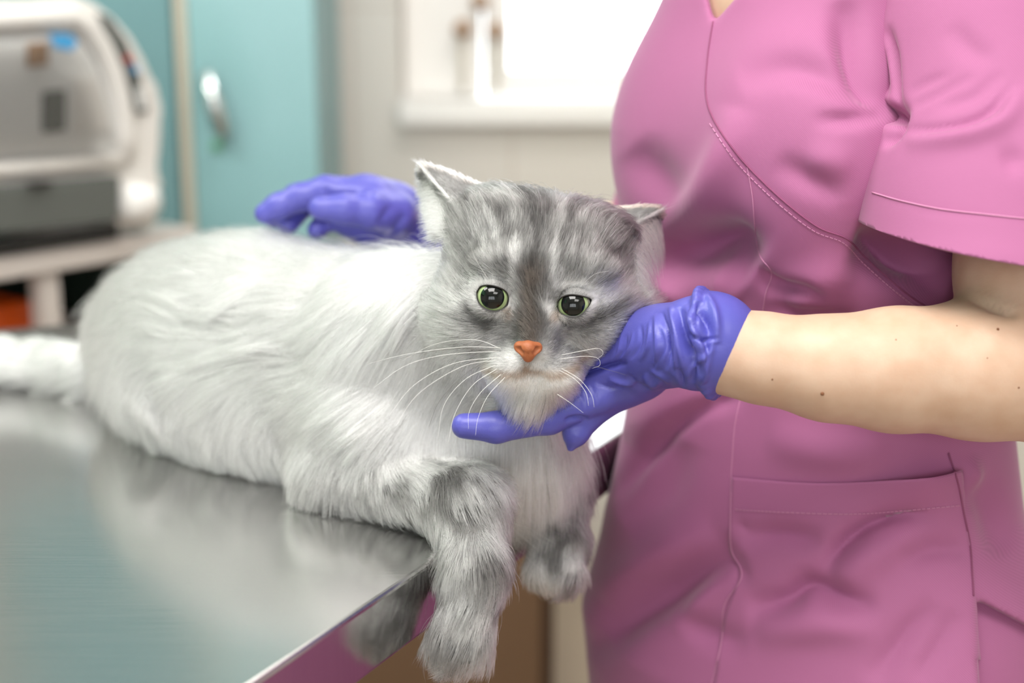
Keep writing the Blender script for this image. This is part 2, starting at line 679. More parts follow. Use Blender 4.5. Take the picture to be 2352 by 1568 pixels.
# corner of long edge and far edge
Tm = np.array([[UA[0], -uf[0]], [UA[1], -uf[1]]])
st = np.linalg.solve(Tm, (F1 - A1)[:2])
CF = A1 + UA * st[0]
FL = F1 - uf * 0.22
NL = FL - UA * 1.25
NR = A1 - UA * 0.55
tab = empty('examination_table', (float(A1[0]) - 0.35, float(A1[1]) + .2, 0), 'brushed stainless steel examination table under the lying cat', 'table')
outline = [NR, CF, FL, NL]
sheet = [q - np.array([0, 0, 0.046]) for q in outline]
tto = prism('table_top', sheet, (0, 0, 0.046), M['steel'], tab, 0.003, 3)
tto.data.materials.append(M['steel_edge'])
for p_ in tto.data.polygons:
    if p_.normal.z < .5:
        p_.material_index = 1
cen = sum(outline) / 4
bmi = bmesh.new()
ins = [cen + (q - cen) * 0.55 - np.array([0, 0, 0.12]) for q in outline]
bm_prism(bmi, ins, (0, 0, 0.073), 0.004)
bmobj('apron', bmi, M['steel_edge'], tab)
pc = cen + NA * -.05
tube('column', [(pc[0], pc[1], 0.03), (pc[0], pc[1], TABLE_Z - 0.121)], 0.055, M['steel_edge'], tab, 24)
prism('base_plate', [np.array([pc[0], pc[1], 0]) + UA * a * .30 + NA * b * .22 for a, b in ((-1, -1), (1, -1), (1, 1), (-1, 1))], (0, 0, .03), M['steel_edge'], tab, .008)
# ------------------------------------------------------------------ desk, incubator, cupboards
DZ = 0.92
D1 = PL(0, 590, DZ); D2 = PL(455, 521, DZ)
ud = nrm(D2 - D1); nd = np.array([-ud[1], ud[0], 0])
d_out = [D1 - ud * 0.45, D2, D2 + nd * 0.38, D1 - ud * 0.45 + nd * 0.38]
desk = empty('side_desk', (float(d_out[0][0]) - .1, float(d_out[0][1]) + .3, 0), 'pale laminate side desk carrying the white incubator', 'desk')
prism('desk_top', [q - np.array([0, 0, 0.034]) for q in d_out], (0, 0, 0.034), M['desk'], desk, 0.004)
dc = sum(d_out) / 4
for sgn, q in ((0, d_out[0]), (1, D1 + ud * .088), (2, d_out[2]), (3, d_out[3])):
    p = q + nd * 0.03 if sgn < 2 else dc + (q - dc) * 0.9
    bm = bmesh.new()
    h = 0.016
    bm_prism(bm, [p + ud * a * h + nd * b * h + np.array([0, 0, -DZ]) for a, b in ((-1, -1), (1, -1), (1, 1), (-1, 1))], (0, 0, DZ - 0.034), 0.003)
    bmobj('leg', bm, M['desk'], desk)
sh = [D1 - ud * .4 + nd * .06, D2 + nd * .06 - ud * .105, D2 + nd * .34 - ud * .105, D1 - ud * .4 + nd * .34]
SZ = 0.775
prism('lower_shelf', [np.array([q[0], q[1], SZ - 0.02]) for q in sh], (0, 0, 0.02), M['desk'], desk, 0.003)
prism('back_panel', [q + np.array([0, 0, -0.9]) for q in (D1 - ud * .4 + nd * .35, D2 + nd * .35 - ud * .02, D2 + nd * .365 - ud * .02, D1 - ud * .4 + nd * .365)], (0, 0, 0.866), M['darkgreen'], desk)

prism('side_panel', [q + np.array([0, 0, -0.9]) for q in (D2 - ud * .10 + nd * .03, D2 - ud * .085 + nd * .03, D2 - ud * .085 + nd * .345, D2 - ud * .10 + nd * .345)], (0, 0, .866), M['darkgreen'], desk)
# orange tray on the lower shelf
oc = D1 + ud * 0.0 + nd * 0.14; oc[2] = SZ
tray = empty('plastic_tray', tuple(oc), 'orange plastic tray on the shelf under the side desk', 'tray')
bm = bmesh.new()
for z0, z1, s0 in ((0.0005, 0.012, 0.085),):
    bm_prism(bm, [oc + ud * a * s0 * 1.2 + nd * b * s0 * .7 + np.array([0, 0, z0]) for a, b in ((-1, -1), (1, -1), (1, 1), (-1, 1))], (0, 0, z1 - z0), 0.003)
bmobj('tray_base', bm, M['orange'], tray)
bm = bmesh.new()
for a0, a1, b0, b1 in ((-1, 1, -1, -.93), (-1, 1, .93, 1), (-1, -.95, -.93, .93), (.95, 1, -.93, .93)):
    bm_prism(bm, [oc + ud * a * .102 + nd * b * .0595 + np.array([0, 0, .012]) for a, b in ((a0, b0), (a1, b0), (a1, b1), (a0, b1))], (0, 0, .045), 0.002)
bmobj('tray_rim', bm, M['orange'], tray)

# incubator
FN = np.array([0.80, -0.60, 0.0]); FN = nrm(FN)
FH = np.array([0.60, 0.80, 0.0])
Q0 = PL(372, 530, DZ + 0.002) + 0
def fp(px, py, off=0.0):
    return PPL(px, py, Q0 + FN * off, FN)
def facepoly(pp, off=0.0):
    return [fp(a, b, off) for a, b in pp]
inc = empty('incubator', tuple(Q0 - FH * .25 - FN * .18 - np.array([0, 0, .002])), 'white rounded veterinary incubator with clear hood and grey drawer on the desk', 'incubator')
arc = [(-330, 548), (-330, 34), (60, 4), (180, -8), (225, 8), (268, 40), (308, 86), (338, 140), (358, 195), (370, 250), (376, 305), (373, 350), (362, 400), (356, 425), (366, 455), (370, 480), (366, 505), (352, 528)]
def down(q):
    q = q.copy(); q[2] = max(q[2], DZ + 0.002); return q
body = [down(q) for q in facepoly(arc)]
prism('shell', [q - FN * 0.27 for q in body], FN * 0.27, M['white_plastic'], inc, 0.012, 3)
# clear hood pane with its rim
hood = [(-300, 98), (160, 82), (196, 110), (225, 165), (246, 230), (262, 300), (268, 352), (-300, 372)]
prism('hood_backing', facepoly(hood, 0.001), FN * 0.008, M['grey_in'], inc, 0.002)
prism('hood_pane', facepoly([(-290, 104), (158, 90), (190, 118), (218, 170), (238, 234), (253, 302), (258, 345), (-290, 364)], 0.024), FN * 0.003, M['glass'], inc)
def rim(name, pp, r, m, off):
    return tube(name, facepoly(pp, off), r, m, inc, 10)
rim('hood_rim', [(-300, 62), (60, 44), (165, 38), (200, 62), (232, 108), (258, 170), (276, 240), (284, 310), (283, 372)], 0.017, M['white_plastic'], 0.006)
rim('rail', [(-300, 412), (0, 388), (280, 366)], 0.012, M['white_plastic'], 0.01)
# things seen inside the hood
prism('inner_box', facepoly([(95, 210), (145, 205), (145, 300), (95, 305)], 0.009), FN * 0.008, M['dark_grey'], inc, 0.002)
prism('inner_clip', facepoly([(60, 100), (105, 96), (105, 150), (60, 154)], 0.009), FN * 0.008, M['tan'], inc, 0.002)
prism('inner_panel', facepoly([(165, 178), (215, 176), (245, 255), (252, 300), (165, 305)], 0.009), FN * 0.004, M['white_plastic'], inc, 0.001)
prism('blue_label', facepoly([(112, 76), (160, 78), (176, 98), (162, 116), (124, 108)], 0.028), FN * 0.003, M['blue'], inc)
# control strip
strip = [(222, 30), (246, 38), (284, 92), (312, 160), (330, 225), (338, 258), (306, 258), (300, 215), (284, 160), (262, 110), (236, 62)]
prism('control_strip', facepoly(strip, 0.002), FN * 0.006, M['dark_grey'], inc, 0.001)
prism('red_button', facepoly([(284, 128), (294, 126), (300, 142), (290, 145)], 0.008), FN * 0.004, M['red'], inc)
prism('blue_button', facepoly([(300, 152), (310, 150), (316, 166), (306, 168)], 0.008), FN * 0.004, M['blue'], inc)
prism('display', facepoly([(312, 200), (324, 198), (332, 248), (318, 250)], 0.008), FN * 0.003, M['grey_in'], inc)
# drawer
dr = prism('drawer', facepoly([(-300, 452), (258, 402), (252, 505), (-300, 562)], 0.002), FN * 0.02, M['dark_grey'], inc, 0.004)
prism('drawer_handle', facepoly([(60, 418), (110, 414), (110, 424), (60, 428)], 0.023), FN * 0.012, M['black'], dr, 0.002)
prism('foot_rail', [down(q) for q in facepoly([(-300, 600), (262, 510), (262, 545), (-300, 620)], 0.002)], FN * 0.01, M['black'], inc)
rim('corner_bumper', [(318, 424), (316, 440), (315, 462), (315, 486), (317, 500)], [0.026, .034, .036, .034, .024], M['white'], 0.01)

# tall teal cupboard; one leaf stands a little open
cy = 2.62
xa = PY(442, 300, cy)[0]; xb = PY(731, 300, cy)[0]
xl = PY(415, 300, cy)[0]
cup = empty('tall_cupboard', (xa, cy + .17, 0), 'tall teal cupboard with chrome pull in the corner beside the window wall', 'cupboard')
box('carcass', (xl - .42, cy + 0.02, 0.06), (xb, Y1 - 0.02, 2.3), M['teal_shaded'], cup, 0.003)
box('plinth', (xl - .42, cy + 0.05, 0), (xb - .01, Y1 - 0.03, 0.06), M['black'], cup)
d1 = box('door', (xa, cy - 0.002, 0.07), (xb - 0.002, cy + 0.018, 2.29), M['teal'], cup, 0.002)
box('edge_strip', (xl, cy - 0.004, 0.07), (xa - 0.002, cy + 0.018, 2.29), M['cream'], cup, 0.002)
hp = PY(498, 240, cy - .02)
tube('handle', [hp + np.array(q) for q in ((-.015, .018, .058), (-.013, -.012, .05), (0, -.018, 0), (.012, -.012, -.05), (.014, .018, -.058))], [.007, .014, .017, .014, .007], M['chrome'], d1, 12)
kp = PY(500, 335, cy)
tube('lock', [kp + np.array((0, .001, 0)), kp + np.array((0, -.008, 0))], .01, M['green'], d1, 12)
# second leaf, hinged at the strip, seen at an angle
h0 = np.array([xl - .006, cy - 0.004, 0.07]); dd = nrm(np.array([-0.86, -0.5, 0])); dn = np.array([0.5, -0.86, 0])
d2 = prism('door', [h0, h0 + dd * .34, h0 + dd * .34 - dn * .018, h0 - dn * .018], (0, 0, 2.22), M['teal_shaded'], cup, 0.002)

# green wall cupboard high on the left wall, mirrored in the steel top
gc = empty('wall_cupboard', (-1.9, .9, 1.9), 'light green wall cupboard hanging high on the left wall', 'cupboard')
box('carcass', (X0 + .002, -.2, 1.75), (-1.75, 2.0, 2.55), M['green'], gc, 0.004)
for k in range(3):
    y0 = -.2 + k * .733
    dk = box('door', (-1.749, y0 + .004, 1.76), (-1.73, y0 + .729, 2.54), M['green'], gc, 0.003)
    tube('knob', [(-1.73, y0 + .68, 1.85), (-1.705, y0 + .68, 1.85)], 0.012, M['chrome'], dk, 12)

# brown cupboard low behind the table
bq = PY(1272, 1450, 2.35)
br = empty('low_cupboard', (bq[0] - .25, 2.5, 0), 'low brown wooden cupboard standing behind the steel table', 'cupboard')
box('carcass', (bq[0] - .42, 2.36, 0.0), (bq[0] - .02, 2.75, 0.52), M['brown'], br, 0.003)
box('door', (bq[0] - .41, 2.345, 0.04), (bq[0] - .022, 2.36, 0.5), M['brown'], br, 0.003)
box('edge_post', (bq[0] - .02, 2.345, 0.0), (bq[0], 2.75, 0.53), M['brown_dark'], br, 0.002)

# tan latches on the white window post
for px_l, py_l, w_l, h_l, lab in ((1062, 66, .022, .024, 'tan window latch on the white post, lower left one of three'), (1138, 70, .024, .022, 'tan window latch on the white post, lower one beside the glass'), (1104, 4, .03, .02, 'tan window latch on the white post, topmost of three')):
    c_l = PY(px_l, py_l, Y1 + .075)
    e_l = empty('window_latch', tuple(c_l), lab, 'latch', 'tan latches of the back window')
    box('latch_plate', (c_l[0] - w_l * .6, Y1 + .078, c_l[2] - h_l * .6), (c_l[0] + w_l * .6, Y1 + .0899, c_l[2] + h_l * .6), M['tan'], e_l, .003)
    tube('latch_knob', [(c_l[0], Y1 + .079, c_l[2]), (c_l[0], Y1 + .055, c_l[2])], .018, M['tan'], e_l, 12)
    if lab.startswith('tan window latch on the white post, lower'):
        tube('rod', [(c_l[0], Y1 + .07, c_l[2] - .012), (c_l[0], Y1 + .07, WZ0 + .07)], .006, M['cream'], e_l, 8)
# ------------------------------------------------------------------ forms of the two gloved hands
def chain(pts, k0=.006):
    return [(cone(P(*a[:3]), P(*b[:3]), a[3], b[3]), k0) for a, b in zip(pts[:-1], pts[1:])]


near_pr = []
near_pr += chain([(1632, 786, .899, .0325), (1600, 788, .902, .0285), (1560, 790, .913, .0242), (1520, 795, .928, .0250)], .008)
near_pr += chain([(1520, 795, .930, .0250), (1450, 812, .956, .0270), (1400, 840, .963, .0260)], .012)
near_pr += chain([(1500, 770, .950, .018), (1405, 815, .962, .0165), (1310, 862, .960, .0140), (1235, 893, .955, .0105)], .008)          # thumb
near_pr += chain([(1420, 880, .956, .0150), (1375, 905, .953, .0130), (1260, 957, .946, .0115), (1140, 981, .942, .0102), (1066, 978, .943, .0085)], .004)   # index
near_pr += chain([(1420, 890, .963, .0140), (1345, 955, .960, .0110), (1322, 995, .957, .0090), (1311, 1027, .958, .0030)], .003)          # middle, glove tip slack
near_pr += chain([(1430, 870, .970, .0140), (1330, 905, .985, .0110), (1260, 880, .992, .0095)], .003)                                    # ring
near_pr += chain([(1450, 850, .980, .0130), (1370, 850, 1.000, .0100), (1310, 830, 1.006, .0085)], .003)                                  # little
near_pr += [(ell(P(1440, 850, .968), (.030, .022, .022)), .012)]
far_pr = []
far_pr += chain([(1010, 545, 1.245, .0300), (962, 528, 1.235, .0260), (900, 490, 1.215, .0250), (840, 462, 1.205, .0235)], .012)
far_pr += chain([(860, 462, 1.195, .0200), (752, 443, 1.192, .0135), (690, 452, 1.190, .0110), (640, 474, 1.189, .0105), (608, 490, 1.188, .0088)], .006)   # index
far_pr += chain([(850, 458, 1.215, .0200), (748, 438, 1.214, .0130), (680, 452, 1.214, .0108), (628, 500, 1.212, .0088)], .004)
far_pr += chain([(855, 465, 1.235, .0180), (760, 446, 1.236, .0125), (700, 468, 1.225, .0105), (662, 516, 1.210, .0088)], .004)
far_pr += chain([(870, 478, 1.250, .0160), (800, 470, 1.240, .0115), (758, 496, 1.225, .0098), (728, 528, 1.205, .0085)], .004)
far_pr += chain([(900, 500, 1.215, .022), (850, 510, 1.205, .018), (800, 505, 1.205, .014)], .012)      # heel of the palm
far_pr += chain([(905, 492, 1.192, .0190), (850, 484, 1.172, .0145), (790, 479, 1.163, .0120), (735, 478, 1.160, .0100)], .006)                              # thumb
# ------------------------------------------------------------------ the cat
HC = P(1238, 668, 0.955)
_a, _r = math.radians(10), math.radians(5)
_g = math.cos(_a) * -FW - math.sin(_a) * UP
_h = math.cos(_a) * UP - math.sin(_a) * FW
HX = math.cos(_r) * RT - math.sin(_r) * _h
HZ = math.cos(_r) * _h + math.sin(_r) * RT
HY = _g
HR = np.stack([HX, HY, HZ])
def hl(x, y, z):
    return HC + x * HX + y * HY + z * HZ
def tolocal(v):
    return (v - HC) @ HR.T

BR = np.array([[.76, -.65, 0], [.65, .76, 0], [0, 0, 1.0]])      # body axis rows
def rotz(a):
    c, s = math.cos(a), math.sin(a)
    return np.array([[c, s, 0], [-s, c, 0], [0, 0, 1]])
dback = nrm([-.70, .60, .04])     # lay of the coat along the trunk, head to tail
ddown = np.array([0, -.25, -1.0])

EAR_L = [P(974, 390, .985), P(1066, 497, .948), P(1118, 446, .985), P(1000, 545, 1.01)]
EAR_R = [P(1508, 487, .985), P(1388, 548, .945), P(1345, 492, .985), P(1470, 610, 1.0)]

TAILP = spline([PZ(330, 1.30, .945), PZ(215, 1.31, .932), PZ(100, 1.34, .926), PZ(-60, 1.36, .924), PZ(-260, 1.40, .922)], 9)

# name, primitive, blend, fur length, lay, lift, tone, density
B = []
def bone(name, prim, k, L, lay, lift, tone, dens=1.0):
    B.append(dict(name=name, prim=prim, k=k, L=L, lay=np.array(lay, float), lift=lift, tone=tone, dens=dens))

bone('rump', ell(PZ(468, 1.245, .976), (.098, .086, .073), BR), .07, .042, dback + np.array([0, -.1, -.25]), .33, .88)
bone('mid', ell(PZ(650, 1.168, .983), (.112, .090, .080), BR), .07, .044, dback + np.array([0, -.1, -.2]), .32, .88)
bone('chest', ell(PZ(900, 1.09, .982), (.09, .074, .080), BR), .07, .046, dback + np.array([0, -.1, -.3]), .32, .78)
bone('thigh', ell(PZ(470, 1.165, .953), (.088, .048, .047), BR), .04, .040, nrm([.35, -.3, -.55]), .31, .90)
bone('belly', ell(PZ(640, 1.11, .945), (.09, .036, .040), BR), .05, .040, nrm([.1, -.3, -.8]), .31, .90)
bone('hind_foot', cone(PZ(480, 1.13, .916), PZ(600, 1.09, .916), .012, .011), .02, .018, nrm([.5, -.4, -.2]), .3, .82)
bone('shoulder', ell(PZ(840, 1.03, .957), (.055, .030, .045), BR), .03, .038, nrm([-.6, .1, -.5]), .32, .74)
bone('upper_arm', cone(PZ(870, 1.02, .955), PZ(770, 1.025, .93), .03, .022), .025, .034, nrm([-.7, .1, -.3]), .32, .72)
bone('forearm', cone(PZ(775, 1.025, .926), PZ(1075, .952, .929), .022, .021), .02, .018, nrm([.35, -.3, -.55]), .36, .44)
bone('wrist', cone(PZ(1075, .952, .929), P(1092, 1300, .918), .022, .018), .02, .019, nrm([.05, -.2, -1]), .36, .36)
bone('paw', cone(P(1092, 1300, .918), P(1068, 1440, .905), .018, .017), .012, .019, nrm([-.2, -.2, -1]), .34, .38)
for tx, ty, td, nm in ((1015, 1478, .906, 'a'), (1040, 1492, .898, 'b'), (1068, 1495, .896, 'c'), (1094, 1480, .90, 'd')):
    bone('toe_' + nm, cone(P(1070 + (tx - 1070) * .5, 1440, .905), P(tx, ty, td), .010, .0085), .006, .018, nrm([-.3, -.3, -1]), .33, .42)
bone('shoulder_far', ell(PZ(1190, 1.075, .955), (.035, .04, .04), BR), .03, .026, nrm([.2, -.2, -.9]), .34, .66)
bone('forearm_far', cone(PZ(1200, 1.075, .94), P(1272, 1130, 1.055), .024, .021), .02, .018, nrm([.1, -.2, -1]), .36, .38)
bone('wrist_far', cone(P(1272, 1130, 1.055), P(1285, 1240, 1.035), .020, .017), .02, .016, nrm([0, -.2, -1]), .38, .34)
bone('paw_far', cone(P(1285, 1240, 1.035), P(1275, 1290, 1.028), .018, .017), .012, .013, nrm([0, -.25, -1]), .36, .36)
for tx, nm in ((1238, 'a'), (1262, 'b'), (1288, 'c'), (1312, 'd')):
    bone('toefar_' + nm, cone(P(1275 + (tx - 1275) * .5, 1290, 1.03), P(tx, 1320 - abs(tx - 1272) * .25, 1.02), .011, .0095), .006, .016, nrm([.1, -.3, -1]), .33, .56)
bone('front', ell(P(1110, 1000, 1.03), (.058, .05, .052)), .03, .055, nrm([.18, -.30, -1]), .28, .84)
bone('neck', cone(P(980, 790, 1.055), P(1180, 740, .985), .062, .050), .03, .048, nrm([-.5, .1, -.8]), .33, .82)
for i in range(len(TAILP) - 1):
    bone('tail%d' % i, cone(TAILP[i], TAILP[i + 1], .016, .015), .012, .034, nrm(TAILP[i + 1] - TAILP[i]), .5, .86)
NB = len(B)
# head
HB = [
    (ell(hl(0, -.012, .006), (.060, .055, .050), HR), .0),
    (ell(hl(-.034, .004, -.020), (.034, .040, .034), HR), .02),
    (ell(hl(.034, .004, -.014), (.034, .040, .031), HR), .02),
    (ell(hl(0, .022, .010), (.038, .030, .030), HR), .02),
    (cone(hl(0, .038, .008), hl(0, .052, -.028), .013, .0115), .014),
    (ell(hl(-.0145, .044, -.046), (.0175, .0175, .0135), HR), .008),
    (ell(hl(.0145, .044, -.046), (.0175, .0175, .0135), HR), .008),
    (ell(hl(0, .036, -.060), (.017, .015, .010), HR), .008),
    (ell(hl(-.027, .034, .020), (.018, .012, .008), HR), .012),
    (ell(hl(.027, .034, .020), (.018, .012, .008), HR), .012),
    (ell(hl(0, .005, -.045), (.040, .035, .022), HR), .02),
    (ell(P(1150, 525, .962), (.032, .034, .024)), .02),
    (ell(P(1325, 545, .962), (.030, .032, .015)), .03),
]
cat_f = Field((-.62, .70, .74), (.22, 1.46, 1.16), .0026)
for b in B:
    cat_f.add(b['prim'], b['k'])
for pr, k in HB:
    cat_f.add(pr, k)
for E_ in (EAR_L, EAR_R):
    for t_ in ((E_[0], E_[1], E_[2]), (E_[0], E_[2], E_[3])):
        cat_f.add(tri(*t_, .0026), .008)
EYES = [P(1131, 684, .9125), P(1317, 701, .9125)]
ER = .0114
for e in EYES:
    cat_f.add(ell(e + HY * .003, (.0122,) * 3), .003, sub=True)
# mouth line
MP = [hl(-.024, .052, -.0555), hl(-.012, .060, -.0575), hl(0, .0605, -.054), hl(.012, .060, -.0575), hl(.024, .052, -.0555)]
for i in range(4):
    cat_f.add(cone(MP[i], MP[i + 1], .0012, .0012), .002, sub=True)
for pr, k in near_pr + far_pr:
    cat_f.add((lambda X, Y, Z, p_=pr: p_[0](X, Y, Z) - .0035, pr[1] - .0035, pr[2] + .0035), .003, sub=True)
def carve_table(f):
    X, Y, Z = f.ax[0][:, None, None], f.ax[1][None, :, None], f.ax[2][None, None, :]
    tb_ = np.maximum(np.maximum(Z - TABLE_Z - .001, TABLE_Z - .05 - Z), ((X - A1[0]) * NA[0] + (Y - A1[1]) * NA[1]) - .0015)
    f.f = np.maximum(f.f, -tb_.astype(np.float32))


carve_table(cat_f)
cv, cq = cat_f.mesh(2)
cn = vnormals(cv, cq)
if np.sum(cn * (cv - cv.mean(0))) < 0:
    cq = cq[:, ::-1].copy(); cn = -cn
print('cat verts', len(cv))

# ------------------------------------------------------------------ coat pattern
TOL = 1.0 / 3560           # a photo pixel at the face, in metres
def facept(px, py):
    return tolocal(P(px, py, .905))[[0, 2]]
DARK = [  # (line on the face, half width, strength)
    ([(1232, 470), (1228, 540), (1224, 600), (1222, 650)], 11, .75), ([(1222, 590), (1221, 640), (1221, 660)], 9, .6),
    ([(1222, 650), (1219, 700), (1216, 760)], 30, .62), ([(1216, 750), (1214, 775)], 20, .6),
    ([(1168, 610), (1160, 560), (1150, 520), (1135, 480)], 9, .42), ([(1196, 640), (1192, 590), (1186, 550)], 6, .35),
    ([(1285, 610), (1294, 560), (1304, 520), (1318, 490)], 9, .42), ([(1252, 640), (1256, 590), (1260, 560)], 6, .35),
    ([(1120, 640), (1080, 610), (1040, 580), (1005, 560)], 9, .34), ([(1090, 570), (1060, 540), (1045, 520)], 8, .3),
    ([(1350, 640), (1390, 610), (1430, 595)], 9, .28), ([(1420, 600), (1460, 615), (1490, 640)], 10, .35),
    ([(1085, 500), (1083, 465), (1090, 450)], 14, .65), ([(1110, 440), (1140, 435)], 12, .5),
    ([(1200, 452), (1250, 462), (1285, 470)], 10, .5), ([(1262, 480), (1248, 510), (1236, 545)], 18, .55),
    ([(1310, 505), (1300, 540)], 10, .4), ([(1378, 530), (1400, 515)], 12, .4), ([(1175, 500), (1150, 525)], 10, .35),
    ([(1135, 745), (1105, 740), (1070, 715)], 17, .5), ([(1120, 760), (1080, 752), (1050, 735)], 10, .35),
    ([(1310, 748), (1350, 745), (1390, 730), (1420, 712)], 15, .5), ([(1330, 775), (1370, 765)], 10, .3),
    ([(1165, 780), (1150, 800)], 14, .3), ([(1275, 785), (1290, 800)], 14, .3),
    ([(1206, 640), (1201, 570), (1210, 490)], 5, .35), ([(1241, 640), (1244, 580)], 5, .3), ([(1146, 610), (1124, 550), (1112, 505)], 5, .35), ([(1316, 610), (1336, 560), (1348, 515)], 5, .35), ([(1070, 640), (1020, 620), (985, 610)], 6, .3), ([(1105, 600), (1085, 560), (1078, 530)], 6, .3), ([(1390, 650), (1440, 645), (1480, 660)], 7, .3),
    ([(1000, 660), (1050, 680)], 12, .2), ([(985, 600), (1020, 620)], 12, .25),
    ([(1100, 815), (1135, 830)], 8, .2), ([(1310, 815), (1345, 820)], 8, .3), ([(1290, 840), (1265, 838)], 8, .3),
]
TAN = [([(1120, 852), (1160, 862), (1200, 856), (1213, 845)], 10, .55), ([(1213, 845), (1235, 856), (1270, 864), (1310, 852), (1340, 835)], 10, .55),
       ([(1225, 640), (1218, 720), (1214, 785)], 18, .10), ([(1165, 715), (1172, 730)], 8, .5), ([(1275, 720), (1270, 735)], 8, .5)]
LIGHT = [([(1172, 668), (1184, 620), (1178, 570)], 8, .22), ([(1270, 660), (1266, 610), (1272, 560)], 8, .22),
         ([(1150, 728), (1178, 712), (1176, 690)], 9, .6), ([(1290, 738), (1266, 722), (1262, 700)], 9, .6),
         ([(1178, 815), (1195, 838)], 12, .35), ([(1250, 815), (1234, 840)], 12, .35),
         ([(1080, 660), (1100, 640), (1130, 640)], 9, .4), ([(1300, 655), (1330, 655), (1370, 670)], 9, .4),
         ([(1150, 890), (1213, 890), (1290, 885)], 26, .8), ([(1100, 690), (1040, 700)], 16, .3), ([(1370, 690), (1440, 690)], 18, .35),
         ([(1275, 510), (1280, 480)], 10, .2), ([(1120, 480), (1140, 560)], 10, .15)]
for S_ in (DARK, TAN, LIGHT):
    for i in range(len(S_)):
        S_[i] = (spline([facept(*q) for q in S_[i][0]], 12), S_[i][1] * TOL, S_[i][2])

WHITE = np.array([.96, .955, .945]); GREY = np.array([.40, .397, .392]); INK = np.array([.045, .042, .042]); TANC = np.array([.36, .26, .19]); PEACH = np.array([.74, .56, .46])


def bone_weights(v):
    """signed distance of every point to every trunk bone, and to the head"""
    D = np.full((len(v), NB + 1), .2, np.float32)
    for i, b in enumerate(B):
        fn, lo, hi = b['prim']
        m = ((v > lo - .05) & (v < hi + .05)).all(1)
        if m.any():
            D[m, i] = fn(v[m, 0], v[m, 1], v[m, 2])
    hd = np.full(len(v), .2)
    for pr, k in HB:
        hd = np.minimum(hd, pr[0](v[:, 0], v[:, 1], v[:, 2]))
    for E_ in (EAR_L, EAR_R):
        for t_ in ((E_[0], E_[1], E_[2]), (E_[0], E_[2], E_[3])):
            hd = np.minimum(hd, tri(*t_, .0026)[0](v[:, 0], v[:, 1], v[:, 2]))
    D[:, NB] = hd
    W_ = np.exp(-np.clip(D, -.004, 1) / .008)
    return W_ / (W_.sum(1)[:, None] + 1e-12), D


def ear_dist(v):
    r = []
    for E_ in (EAR_L, EAR_R):
        a = tri(E_[0], E_[1], E_[2], 0)[0](v[:, 0], v[:, 1], v[:, 2])
        b = tri(E_[0], E_[2], E_[3], 0)[0](v[:, 0], v[:, 1], v[:, 2])
        r.append((a, b))
    return r


